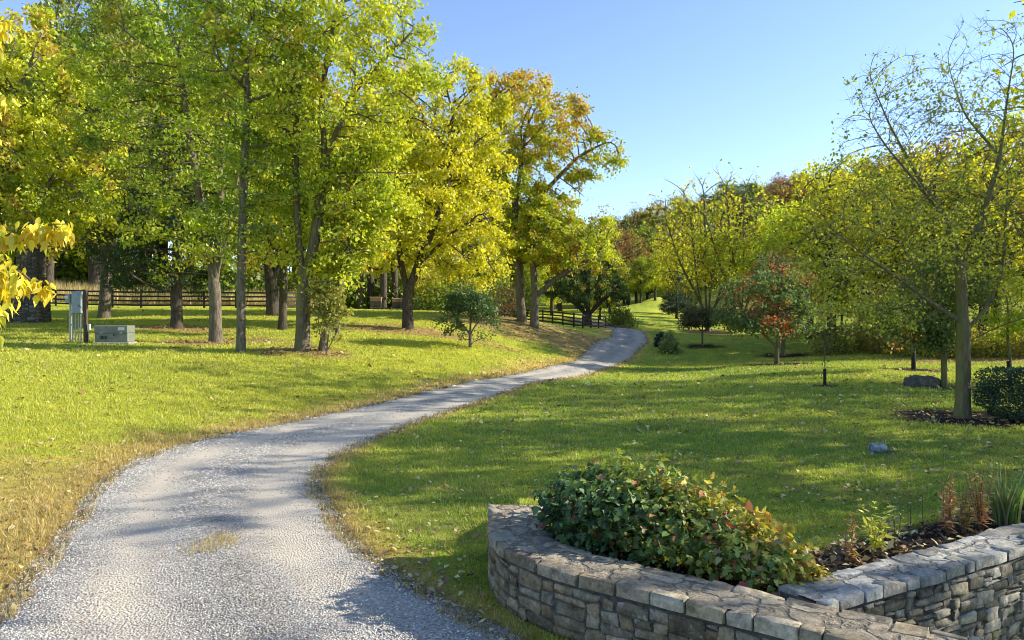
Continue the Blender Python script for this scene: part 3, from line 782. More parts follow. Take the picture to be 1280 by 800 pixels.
# --- planting across the open lawn
L = base(971, 42)
make_tree('maple_tree', 'dark green young maple flushed red, in a mulch ring on the lawn', 'tree', L,
    [[(0,0,0),(0,0,1.0),(.1,0,2),(.0,0,4)],[(0,0,.9),(-.7,0,1.7),(-1.6,0,2.4)],[(0,0,1.0),(.7,0,1.9)]],
    pe(L,42,[(958,385,54,36),(935,398,40,24),(972,352,40,34),(992,392,22,36),(915,405,18,14)]), .12, 13000, .17, [(.06,.10,.04),(.10,.17,.06),(.16,.23,.07),(.24,.27,.08)], 31, 420, .32, accent=((.58,.17,.07),.57), spread=.25)
L = base(979, 54)
make_tree('maple_tree', 'reddish orange young maple standing behind the dark green maple', 'tree', L,
    [[(0,0,0),(0,0,1.2),(.3,0,3),(.2,0,5)]], pe(L,54,[(985,370,36,45),(1000,380,22,40),(970,340,30,25)]), .14, 9000, .19, [(.22,.10,.05),(.42,.17,.06),(.55,.22,.06),(.45,.36,.06)], 32, 330, .4, accent=((.60,.16,.05),.5), spread=.3)
L = base(878, 62)
make_tree('small_tree', 'small brownish flat-topped tree in a mulch ring beyond the lawn', 'tree', L,
    [[(0,0,0),(0,0,1.6),(.1,0,2.4)],[(0,0,1.2),(.8,0,2.0)],[(0,0,1.3),(-.8,0,2.1)]], pe(L,62,[(878,398,24,11),(868,402,16,8),(890,394,16,8)]), .08, 5200, .17, [(.05,.05,.03),(.10,.10,.045),(.16,.15,.06),(.2,.17,.07)], 33, 300, .3, spread=.2)
L = base(1031, 27)
t = make_tree('sapling', 'thin bare sapling with a black guard round its foot', 'sapling', L,
    [[(0,0,0),(.01,0,.6),(.0,0,1.3),(-.05,0,2.4)]], pe(L,27,[(1030,440,14,28),(1028,412,12,14)]), .022, 260, .10, OLV, 34, 140, .16, spread=.1, tip=.004)
mb = MB(); mb.tube([(0,0,-.05),(0,0,.3),(0,.01,.62)], [.06,.055,.055], 10); mb.build('trunk_guard', M_GUARD, t)
L = base(1263, 27)
t = make_tree('sapling', 'yellow-leaved sapling with a black guard standing behind the hedge', 'sapling', L,
    [[(0,0,0),(.01,0,.9),(-.1,0,1.8),(-.1,0,3.2)]], pe(L,27,[(1262,395,30,32),(1255,360,25,25)]), .045, 1800, .12, YGR, 35, 180, .2, spread=.16, tip=.005)
mb = MB(); mb.tube([(0,0,-.05),(-.02,0,.5),(-.05,.01,.95)], [.085,.08,.08], 10); mb.build('trunk_guard', M_GUARD, t)
L = base(1142, 35)
t = make_tree('small_tree', 'orange-tinged small tree in a raised mulch ring behind the boulder', 'tree', L,
    [[(0,0,0),(0,0,1.4),(.1,0,3),(0,0,4.5)]], pe(L,35,[(1120,395,34,36),(1150,380,30,40)]), .09, 6000, .16, OLV, 36, 260, .32, accent=((.52,.26,.05),.55), spread=.28)
mb = MB(); mb.tube([(0,0,-.05),(0,0,.4),(0,.01,.8)], [.11,.1,.1], 10); mb.build('trunk_guard', M_GUARD, t)
L = base(1180, 26.5)
make_tree('small_tree', 'small green-trunked tree with a side stem, between the boulder and the big bare tree', 'tree', L,
    [[(0,0,0),(0,0,.9),(-.03,0,2.2),(.1,0,4)],[(0,0,1.2),(-.35,0,1.6),(-.7,0,2.6)]], pe(L,26.5,[(1150,400,48,36),(1180,360,45,45),(1120,420,30,20)]), .10, 9000, .13, [(.05,.085,.02),(.12,.18,.035),(.22,.26,.05),(.36,.36,.05)], 37, 420, .28, spread=.24, bark=M_BARK_MOSS)
L = base(1203, 17.5)
make_tree('deciduous_tree', 'big half-bare tree with a straight mossy trunk beside the clipped hedge', 'tree', L,
    [[(0,0,0)]+ps(L,17.5,[(1204,470,0),(1204,410,0),(1200,335,0),(1186,272,.1),(1152,212,.3),(1122,150,.4),(1097,88,.4)]),
     ps(L,17.5,[(1200,335,0),(1222,272,-.2),(1236,200,-.4),(1245,130,-.4),(1262,40,-.3)]),
     ps(L,17.5,[(1204,415,0),(1240,386,.2),(1270,340,.5),(1285,285,.8),(1292,200,.9)]),
     ps(L,17.5,[(1203,432,0),(1240,406,-.3),(1300,385,-.6)]),
     ps(L,17.5,[(1203,402,0),(1160,381,-.2),(1110,352,-.6),(1055,322,-.9),(1010,285,-1.0)]),
     ps(L,17.5,[(1186,272,.1),(1135,238,-.5),(1085,192,-.8),(1052,138,-.8)]),
     ps(L,17.5,[(1196,305,0),(1150,300,.8),(1090,262,1.4),(1030,232,1.6)]),
     ps(L,17.5,[(1160,381,-.2),(1105,388,.4),(1045,398,.8)]),
     ps(L,17.5,[(1236,200,-.4),(1215,140,.3),(1200,70,.5)])],
    pe(L,17.5,[(1170,230,105,105),(1110,300,95,70),(1240,190,75,100),(1115,170,70,70),(1085,380,75,40),(1230,100,60,85),(1260,330,60,70),(1300,200,60,100),(1055,260,50,75),(1130,110,60,50),(1035,325,50,50),(1040,390,45,25)]),
    .16, 11500, .085, [(.10,.15,.025),(.24,.31,.04),(.44,.46,.045),(.66,.60,.06)], 38, 3800, .2, kill=.2, tip=.0042, spread=.08, twig=2.0, bark=M_BARK_MOSS, lowleaf=[(0,1.6),(3.5,1.5),(5.2,.7),(7.5,.4),(10,.28)], jit=.2, inertia=.9, expo=.66, up=.16, clump=.25, shell=.6)

# hedge
def leaf_blob(name, label, cat, loc, n, size, pal, shape, seed, mat=None, group=None, inner=True):
    r = np.random.default_rng(seed); t = thing(name, label, cat, loc, 0, group)
    P = shape(r, n)
    V, Q, C = leaves_mesh(r, P, size, pal, .1, .6, None, (0, 1), None, .8)
    mesh_np('foliage', V, [Q], mat or M_BUSH, t, col=C)
    mb = MB()
    top = P[:, 2].max() * .75; ex = P[:, 0].std(); ey = P[:, 1].std()
    for k in range(9):
        a = r.random() * 6.28; q = r.random() * 1.3
        mb.tube([(0.3 * q * ex * math.cos(a), .3 * q * ey * math.sin(a), -.05), (q * ex * .8 * math.cos(a), q * ey * .8 * math.sin(a), top * .5), (q * ex * 1.2 * math.cos(a), q * ey * 1.2 * math.sin(a), top)], [.016, .012, .004], 5)
    mb.build('stem', M_BARK_DARK, t); return t
def box_shape(lx, ly, lz, z0=.08):
    def f(r, n):
        P = r.uniform(-1, 1, (n, 3)); k = np.abs(P).argmax(1)
        sh = r.random(n) < .7; P[np.arange(n), k] = np.where(sh, np.sign(P[np.arange(n), k]) * r.uniform(.85, 1.03, n), P[np.arange(n), k])
        q = np.abs(P) ** 6; P = P / np.maximum(1, q.sum(1) ** (1 / 6))[:, None] * (1 + .06 * (snoise(P, .9)[:, None] - .5))
        P = P * np.array([lx / 2, ly / 2, lz / 2]); P[:, 2] += lz / 2 + z0
        pinch = np.clip(P[:, 2] / .35, .8, 1); P[:, 0] *= pinch; P[:, 1] *= pinch
        return P
    return f
def dome_shape(rx, ry, rz_):
    def f(r, n):
        v = r.normal(size=(n, 3)); v /= np.linalg.norm(v, axis=1)[:, None]; v[:, 2] = np.abs(v[:, 2])
        q = np.where(r.random(n) < .6, r.uniform(.75, 1.05, n), r.random(n)) * (.55 + .75 * snoise(v + rx, .8)) * np.where(r.random(n) < .06, 1.2, 1)
        return v * q[:, None] * np.array([rx, ry, rz_]) + np.array([0, 0, .04])
    return f
L = base(1290, 16.9)
leaf_blob('hedge', 'dark green clipped hedge block in the mulch bed', 'hedge', L, 15000, .055, [(.008,.022,.014),(.014,.042,.022),(.03,.075,.035),(.06,.12,.045)], box_shape(2.1, 1.3, 1.15), 41)
# boulder
def boulder(name, label, loc, rx, ry, rz_, seed, mat, rz=0):
    r = np.random.default_rng(seed); nu, nv = 26, 14
    V = []
    for j in range(nv):
        ph = -.5 * math.pi * .35 + (math.pi * .5 + .5 * math.pi * .35) * j / (nv - 1)
        for i in range(nu):
            a = 2 * math.pi * i / nu; V.append((math.cos(a) * math.cos(ph), math.sin(a) * math.cos(ph), math.sin(ph)))
    V = np.array(V); V = np.sign(V) * np.abs(V) ** .75
    V = V * (1 + .42 * (snoise(V + seed, 1.6) - .5) + .16 * (snoise(V + seed, .5, 2) - .5))[:, None] * np.array([rx, ry, rz_])
    Q = [(j * nu + i, j * nu + (i + 1) % nu, (j + 1) * nu + (i + 1) % nu, (j + 1) * nu + i) for j in range(nv - 1) for i in range(nu)]
    o = mesh_np(name, V, [np.array(Q)], mat, smooth=True); o.location = loc; o.rotation_euler = (0, 0, rz)
    return tag(o, label, 'boulder')
L = base(1152, 26.8)
boulder('boulder', 'low grey boulder beside the small green-trunked tree', (L[0], L[1], L[2] - .05), .6, .45, .45, 3, M_ROCK, .3)
# juniper pair
L = base(826, 62)
leaf_blob('juniper_bush', 'dark upright juniper touching a paler spiky one beside the drive', 'bush', L, 1800, .16, BLU, dome_shape(.55, .5, 1.15), 42)
L = base(838, 58)
leaf_blob('juniper_bush', 'pale green spiky juniper at the edge of the drive', 'bush', L, 3200, .2, [(.10,.15,.06),(.2,.28,.09),(.32,.4,.13),(.45,.5,.2)], dome_shape(.75, .7, 1.5), 43)
# row of small rounded shrubs beyond the maple
b0 = None
spots = [(1016,66,1.0),(1030,65,.9),(1046,64,1.1),(1062,63,.85),(1079,62,1.05),(1096,60,.8)]
for i, (px, d, s) in enumerate(spots):
    L = base(px, d)
    if b0 is None:
        b0 = leaf_blob('round_shrub', 'small round shrub in the row edging the far bed', 'shrub', L, 900, .17, [(.02,.05,.015),(.05,.09,.025),(.09,.14,.03),(.14,.2,.04)], dome_shape(.62, .6, .8), 44, group='small round shrubs edging the far bed')
    else: dup(b0, L, i * 1.3, (s, s, s), b0['label'], b0['group'], 'round_shrub')

# --- background woodland
def gen(kind, pal, h, seed, nleaf, ls, ells, stems, **kw):
    return make_tree(kind, 'tmp tree', 'tree', (0, 0, 0), stems, ells, kw.pop('r0', .3), nleaf, ls, pal, seed, kw.pop('natt', 380), kw.pop('step', .7), leafmat=M_LEAF_FAR, **kw)
broad = [(0,0,7.5,4.2,4.2,4.2),(1.5,1,6,3.5,3.5,3),(-1.8,-.8,5.5,3.2,3.2,3),(0,0,10,2.6,2.6,2.2)]
tallc = [(0,0,8,3.0,3.0,4.6),(.8,0,5,2.8,2.8,2.6),(0,0,11.5,1.8,1.8,1.6),(-1.2,.5,6.5,2.6,2.6,2.6)]
stem1 = [[(0,0,0),(.1,0,2.5),(0,0,6),(.2,0,9)],[(.1,0,2.4),(1.4,.4,5)]]
stem3 = [[(0,0,0),(-.6,0,2.5),(-1.9,0,6),(-3.0,0,10)],[(0,0,.3),(.2,0,4),(.3,0,12)],[(0,0,.3),(.9,.2,4),(1.6,.3,11.5)],[(0,0,.2),(-.25,-.2,4),(-1.0,-.2,8),(-1.3,-.2,12.5)],[(-.6,0,2.5),(-2.4,.4,5),(-4,.5,7)],[(.5,.1,2.4),(2.2,.4,5.5),(3.4,.5,9.5)]]
KINDS = {}
defs = {  # name: (palette, words)
 'yellow': (YEL, broad, stem1, 11000), 'yellowgreen': (YGR, broad, stem1, 11000), 'green': (GRN, tallc, stem1, 11000), 'gold': (GLD, broad, stem1, 10000),
 'olive': (OLV, tallc, stem1, 9000), 'rust': (RUS, broad, stem1, 9000), 'thin': (YEL, [(0,0,8,4.0,3.2,4.6),(-2.6,0,9.5,2,2,3),(2.6,0,9.5,2,2,3),(0,0,11.5,2.5,2,2)], stem3, 3800), 'airy': (YGR, [(0,0,8.4,4.2,4.2,4.2),(1.8,1,6.6,3.5,3.5,2.6),(-2,-.8,6.2,3.4,3.4,2.6),(0,0,11,2.4,2.4,2.2)], stem1, 5200), 'airyyellow': (YEL, [(0,0,8,4.4,4.2,4.2),(1.8,-1,6.3,3.5,3.5,2.8),(-2,.8,6.3,3.4,3.4,2.6),(.5,0,10.5,2.6,2.4,2.4)], stem1, 5600), 'dark': (DKG, broad, stem1, 11000)}
protos = {}
for i, (k, (pal, el, st, nl)) in enumerate(defs.items()):
    protos[k] = gen({'dark': 'evergreen_tree'}.get(k, 'woodland_tree'), pal, 12, 60 + i, nl, .27, el, st, r0=.2 if k == 'thin' else .3, top=((.50,.33,.04), .35) if k in ('olive', 'yellowgreen') else None, spread=.36, twig=1.2, bark=M_BARK_DARK if k != 'thin' else M_BARK, natt=900 if k == 'thin' else 380, lowleaf=[(0,1.4),(7,1.2),(9.5,.35),(13,.12)] if k == 'thin' else None, inertia=1.0 if k == 'thin' else .4, jit=.14 if k == 'thin' else .18, up=.2 if k == 'thin' else .06)
conif = [(0,0,2.5,2.3,2.3,2.0,1.2),(0,0,5,1.8,1.8,2),(0,0,7.5,1.2,1.2,2),(0,0,10,.6,.6,1.6)]
protos['conifer'] = gen('conifer_tree', BLU, 12, 80, 10000, .24, conif, [[(0,0,0),(0,0,5),(0,0,11)]], droop=.6, width=.4, spread=.32, bark=M_BARK_DARK)
HP = {k: max(v.co.z for v in p.children[-1].data.vertices) for k, p in protos.items()}
used = set(); counter = [0]
def bg(kind, px, d, ytop, label, group=None, wid=1.0, sink=0.0):
    p = protos[kind]; L = base(px, d)
    top = CAMZ - (ytop - 400) * d / F
    s = max(.15, (top - L[2]) / HP[kind]); counter[0] += 1
    rz = (counter[0] * 2.399) % 6.283 if kind != 'thin' else (counter[0] % 2) * 3.14159
    sc = (s * wid, s * wid, s)
    loc = (L[0], L[1], L[2] - sink)
    if kind not in used:
        used.add(kind); p.location = loc; p.rotation_euler = (0, 0, rz); p.scale = sc; p['label'] = label
        if group: p['group'] = group
        return p
    return dup(p, loc, rz, sc, label, group)
# behind the fence, at the side of the chimney
G1 = 'trees massed behind the rail fence'
wl = {'yellow': 'bright yellow tree in the wood behind the dark rail fence', 'yellowgreen': 'yellow-green tree in the wood behind the dark rail fence', 'green': 'green tree in the wood behind the dark rail fence',
      'gold': 'gold tree in the wood behind the dark rail fence', 'olive': 'olive tree in the wood behind the dark rail fence', 'dark': 'dark evergreen in the wood behind the dark rail fence', 'thin': 'thin-leaved tree in the wood behind the dark rail fence', 'rust': 'rust tree in the wood behind the dark rail fence'}
for kind, px, d, yt in [('green',-60,70,-20),('yellowgreen',15,78,40),('gold',60,72,120),('green',120,74,20),('yellowgreen',180,84,60),('green',240,82,30),('yellowgreen',310,86,70),('green',370,88,90),
        ('yellow',430,92,150),('yellowgreen',480,96,160),('green',540,98,150),('yellow',590,100,180),('yellowgreen',90,100,100),('green',280,104,120),('yellow',400,110,190),('olive',510,112,170),('yellow',150,86,300),('yellowgreen',255,80,300),('yellow',320,82,310),('yellowgreen',60,90,300),('yellow',110,96,320),('yellow',470,84,300),('yellowgreen',555,84,300),('green',610,86,290),('yellow',525,78,320),('yellowgreen',400,80,290),('green',200,92,-10),('olive',-20,90,0),('gold',350,100,40)]:
    bg(kind, px, d, yt, wl[kind], G1 + ', ' + kind)
# big trees near the chimney
L = base(-15, 40)
make_tree('deciduous_tree', 'large yellow-green tree towering over the stone chimney', 'tree', L,
    [[(0,0,0),(.2,0,3),(.5,0,7),(1,0,12)],[(.2,0,3),(2.2,0,6),(4,0,9)]], pe(L,40,[(40,200,80,80),(20,90,80,80),(95,150,60,70),(70,260,55,50),(20,280,50,60),(120,250,40,50)]), .24, 28000, .23, YGR, 51, 800, .5, twig=1.6, clump=.7, accent=((.55,.40,.05),.6))
L = base(130, 50)
make_tree('deciduous_tree', 'thin-leaved olive tree rising above the cedar', 'tree', L,
    [[(0,0,0),(.2,0,3),(.0,0,9),(-.5,0,15)],[(.2,0,4),(1.5,0,9),(2.5,0,15)]], pe(L,50,[(110,90,75,80),(150,170,60,70),(100,20,60,60),(80,230,50,60),(150,270,60,40)]), .36, 28000, .24, [(.06,.09,.015),(.16,.2,.025),(.3,.33,.03),(.46,.43,.04)], 52, 900, .55, twig=1.6, clump=.7)
# trunks near the hives
for i, (px, d, yt, kd) in enumerate([(450,74,240,'yellowgreen'),(463,76,250,'yellow'),(479,74,235,'green'),(493,75,240,'yellowgreen')]):
    L = base(px, d)
    make_tree('deciduous_tree', ['dark straight trunk standing clear of the hives', 'dark trunk close behind the straight one near the hives', 'slim trunk rising just behind the first hive', 'dark trunk rising between the hives'][i], 'tree', L,
        [[(0,0,0),(.05,0,3),(-.1,0,6),(.1,0,10)]], pe(L,d,[(px,290,28,45),(px+6,250,26,30)]), .34, 4500, .24, YGR if kd != 'yellow' else YEL, 90 + i, 170, .7, bark=M_BARK_DARK)
# centre gap and far lawn edge
G2 = 'trees closing the end of the far lawn'
cl = {'yellow': 'yellow tree closing the end of the far lawn', 'yellowgreen': 'yellow-green tree closing the end of the far lawn', 'green': 'green tree closing the end of the far lawn', 'gold': 'gold tree closing the end of the far lawn', 'olive': 'olive tree closing the end of the far lawn', 'rust': 'rust tree closing the end of the far lawn', 'dark': 'dark tree closing the end of the far lawn'}
for kind, px, d, yt in [('olive',700,105,262),('olive',745,112,258),('gold',725,120,275),('olive',785,138,275),('yellowgreen',762,104,322),('green',801,116,318),('green',819,117,312),('yellowgreen',838,140,300),('olive',762,135,266),('yellow',855,128,330),('green',780,140,300),
        ('yellowgreen',690,96,300),('olive',660,110,270),('gold',640,115,250),('yellowgreen',750,92,345),('green',665,90,330)]:
    bg(kind, px, d, yt, cl[kind], G2 + ', ' + kind)
L = base(776, 84)
leaf_blob('bush', 'light green rounded bush at the end of the fence', 'bush', L, 3200, .2, [(.06,.10,.02),(.14,.20,.03),(.26,.31,.04),(.38,.4,.05)], dome_shape(1.7, 1.5, 2.6), 45)
L = base(826, 128)
leaf_blob('bush', 'bright yellow low bush beside the far trunks', 'bush', L, 1500, .3, YEL, dome_shape(2.4, 1.5, 1.8), 46)
for px, d, yt, lb in [(846,100,338,'blue-green conifer at the foot of the far lawn'),(864,96,368,'squat blue-green conifer in front of the taller one'),(836,106,352,'narrow dark conifer overhanging the far lawn')]:
    bg('conifer', px, d, yt, lb, wid=1.2)
bg('thin', 885, 86, 198, 'tall thin-leaved tree with several leaning dark stems beyond the lawn', wid=1.1)
bg('thin', 926, 84, 200, 'second tall thin-leaved tree beside the leaning dark stems', wid=1.0)
bg('thin', 856, 104, 232, 'thin-leaved tree leaning over the conifers', wid=.9)
# yellow and green trees along the lawn's far side
G3 = 'trees along the lawn edge below the hill'
rl = {k: v.replace('closing the end of the far lawn', 'along the lawn edge below the hill') for k, v in cl.items()}
rl['airy'] = 'loose yellow-green tree along the lawn edge below the hill'; rl['airyyellow'] = 'loose bright yellow tree along the lawn edge below the hill'
for kind, px, d, yt in [('airyyellow',962,92,262),('airy',985,80,250),('airy',1040,60,205),('airyyellow',1012,68,238),('airyyellow',1100,56,190),('airy',1165,54,180),('airyyellow',1230,50,185),('gold',1290,54,160),('airy',1075,66,215),
        ('green',1120,60,335),('airy',1000,74,320),('gold',1245,64,150),('rust',1190,78,168),('airy',1290,66,125),('gold',1130,74,178)]:
    bg(kind, px, d, yt, rl[kind], G3 + ', ' + kind)
for i, (px, d) in enumerate([(1035,62),(1052,60)]):
    L = base(px, d)
    make_tree('small_tree', ['slim young tree rising from the row of round shrubs', 'second slim young tree beside the row of round shrubs'][i], 'tree', L, [[(0,0,0),(0,0,2),(.1,0,4)]], pe(L,d,[(px,365,22,30)]), .09, 3200, .18, YGR, 95 + i, 160, .4)
# undergrowth along the edge
ug0 = None
for i in range(26):
    px = 1040 + i * 11 + (i * 37 % 17); d = 56 - .45 * i + (i * 29 % 13) * .5 - 3; L = base(px, d); s = .7 + (i * 53 % 10) * .06
    if ug0 is None:
        ug0 = leaf_blob('undergrowth_bush', 'low yellowish bush in the undergrowth at the wood edge', 'bush', L, 1500, .17, [(.12,.13,.03),(.26,.27,.04),(.42,.38,.05),(.54,.44,.08)], dome_shape(1.5, 1.2, 1.7), 47, mat=M_LEAF_FAR, group='undergrowth bushes at the wood edge')
    else: dup(ug0, L, i * 1.7, (s, s, s), ug0['label'], ug0['group'], 'undergrowth_bush')
ug1 = None
for i in range(30):
    px = -10 + i * 22 + (i * 37 % 17); d = 70 + (i * 29 % 13) * .8 + (6 if px > 420 else 0); L = base(px, d); s = 1.1 + (i * 53 % 10) * .13
    if px < 130: d += 18; s *= 1.5; L = base(px, d)
    if ug1 is None:
        ug1 = leaf_blob('undergrowth_bush', 'low green bush in the undergrowth behind the rail fence', 'bush', L, 1500, .2, [(.05,.09,.015),(.14,.20,.02),(.30,.36,.03),(.48,.48,.035)], dome_shape(1.9, 1.4, 2.0), 48, mat=M_LEAF_FAR, group='undergrowth bushes behind the rail fence')
    else: dup(ug1, L, i * 1.7, (s, s, s), ug1['label'], ug1['group'], 'undergrowth_bush')
# hillside
G4 = 'trees on the wooded hill'
hl = {k: v.replace('closing the end of the far lawn', 'on the wooded hill') for k, v in cl.items()}
rh = np.random.default_rng(5)
cand = []
for _ in range(700):
    d = rh.uniform(130, 270); px = rh.uniform(600, 1110)
    x = (px - 640) / F * d
    if all((x - a) ** 2 + (d - b) ** 2 > 8.5 ** 2 for a, b, _ in cand): cand.append((x, d, px))
HK = ['olive', 'rust', 'gold', 'olive', 'green', 'dark', 'rust', 'yellowgreen', 'dark']
cand.sort(key=lambda a: a[1])
for i, (x, d, px) in enumerate(cand[:150]):
    z = H1(x, d); hgt = 8.5 + 6 * rh.random(); yt = 400 - (z + hgt - CAMZ) * F / d
    bg(HK[rh.integers(0, len(HK))], px, d, yt, hl[HK[0]], None)
    
for o in list(scene.objects):
    if o.get('label', '') == hl['olive']:
        k = [kk for kk, p in protos.items() if p.children[-1].data == o.children[-1].data][0]
        o['label'] = hl[k]; o['group'] = G4 + ', ' + k

# ------------------------------------------------------------------ stone walls
def pack(r, nu, nv, wr, hr):
    """fill a nu x nv cell rectangle with random blocks"""
    g_ = np.zeros((nv, nu), bool); outl = []
    for v in range(nv):
        for u_ in range(nu):
            if g_[v, u_]: continue
            wmax = 0
            while u_ + wmax < nu and not g_[v, u_ + wmax] and wmax < wr[1]: wmax += 1
            W_ = min(wmax, int(r.integers(wr[0], wr[1] + 1))); H_ = min(nv - v, int(r.integers(hr[0], hr[1] + 1)))
            if wmax - W_ < wr[0]: W_ = min(wmax, wr[1])
            if nv - v - H_ == 1: H_ += 1 if H_ < hr[1] else 0
            if W_ < H_ * .8 and H_ > 1: H_ = max(1, H_ - 1)
            g_[v:v + H_, u_:u_ + W_] = True; outl.append((u_, v, W_, H_))
    return outl
U7 = np.array([0, .0, .05, .5, .95, 1, 1]); RING = np.minimum.outer(np.array([0, 1, 2, 3, 2, 1, 0]), np.array([0, 1, 2, 3, 2, 1, 0]))
def stones_uvw(r, blocks, cu, cv, jit, gap, bulge, skirt, proud):
    """-> list of (u,v,w) grids"""
    allv = []
    for (a, b, W_, H_) in blocks:
        cr = np.array([[a, b], [a + W_, b], [a + W_, b + H_], [a, b + H_]], float) * [cu, cv]
        cr += r.uniform(-jit, jit, (4, 2)); c0 = cr.mean(0); sz = np.array([W_ * cu, H_ * cv])
        cr = c0 + (cr - c0) * np.maximum(.55, 1 - gap / sz)
        uu, vv = np.meshgrid(U7, U7)
        # rounded corners
        P = ((1 - uu) * (1 - vv))[..., None] * cr[0] + (uu * (1 - vv))[..., None] * cr[1] + (uu * vv)[..., None] * cr[2] + ((1 - uu) * vv)[..., None] * cr[3]
        rd_ = (np.abs(uu - .5) * 2) ** 4 * (np.abs(vv - .5) * 2) ** 4
        P = P + (c0 - P) * (rd_ * .07)[..., None]
        P += r.normal(0, .0035, P.shape)
        pr = r.uniform(0, proud); tilt = r.normal(0, .011, 2)
        wv = np.choose(RING, [np.full((7, 7), -skirt), np.full((7, 7), -bulge * .55), np.full((7, 7), 0.0), np.full((7, 7), bulge * .3)]) + pr
        wv = wv + (tilt[0] * (uu - .5) + tilt[1] * (vv - .5)) * (RING > 0)
        wv = wv + r.normal(0, .004, wv.shape) * (RING > 0)
        allv.append(np.concatenate([P, wv[..., None]], -1).reshape(-1, 3))
    return np.array(allv)
gq = np.array([(j * 7 + i, j * 7 + i + 1, (j + 1) * 7 + i + 1, (j + 1) * 7 + i) for j in range(6) for i in range(6)])
def flag_mat(basec):
    m, nt, nd, lk = new_mat('mortared_flagstones'); p = geo_pos(nt)
    wv = nd.new('ShaderNodeVectorMath'); wv.operation = 'ADD'; nz = noise(nt, p, 7, 4, .6, 'Color')
    sc_ = nd.new('ShaderNodeVectorMath'); sc_.operation = 'SCALE'; sc_.inputs['Scale'].default_value = .16; lk.new(nz, sc_.inputs[0])
    lk.new(p, wv.inputs[0]); lk.new(sc_.outputs[0], wv.inputs[1])
    ve = nd.new('ShaderNodeTexVoronoi'); ve.feature = 'DISTANCE_TO_EDGE'; ve.inputs['Scale'].default_value = 4.6; lk.new(wv.outputs[0], ve.inputs['Vector'])
    vc = nd.new('ShaderNodeTexVoronoi'); vc.inputs['Scale'].default_value = 4.6; lk.new(wv.outputs[0], vc.inputs['Vector'])
    sp_ = nd.new('ShaderNodeSeparateColor'); lk.new(vc.outputs['Color'], sp_.inputs[0])
    b_ = tuple(float(v) for v in basec)
    c = ramp(nt, sp_.outputs[0], [(0, tuple(v * .95 for v in b_)), (.5, tuple(v * 1.15 for v in b_)), (1, tuple(min(.7, v * 1.45) for v in b_))])
    n1 = noise(nt, p, 16, 8, .7); n2 = noise(nt, p, 60, 5, .7)
    c = mix(nt, 1.0, c, ramp(nt, n1, [(.28, (.4, .38, .36)), (.5, (1, 1, 1)), (.75, (1.5, 1.5, 1.45))]), 'MULTIPLY')
    c = mix(nt, 1.0, c, ramp(nt, n2, [(.3, (.6, .6, .6)), (.65, (1.2, 1.2, 1.2))]), 'MULTIPLY')
    jn = ramp(nt, ve.outputs[0], [(.03, (1, 1, 1)), (.11, (0, 0, 0))])
    c = mix(nt, math_n(nt, 'MULTIPLY', jn, .55), c, (.11, .10, .08))
    h = math_n(nt, 'ADD', math_n(nt, 'MULTIPLY', jn, -1.2), math_n(nt, 'ADD', n1, math_n(nt, 'MULTIPLY', n2, .4)))
    out(nt, principled(nt, c, .93, bump(nt, h, .9, .02), .2)); return m
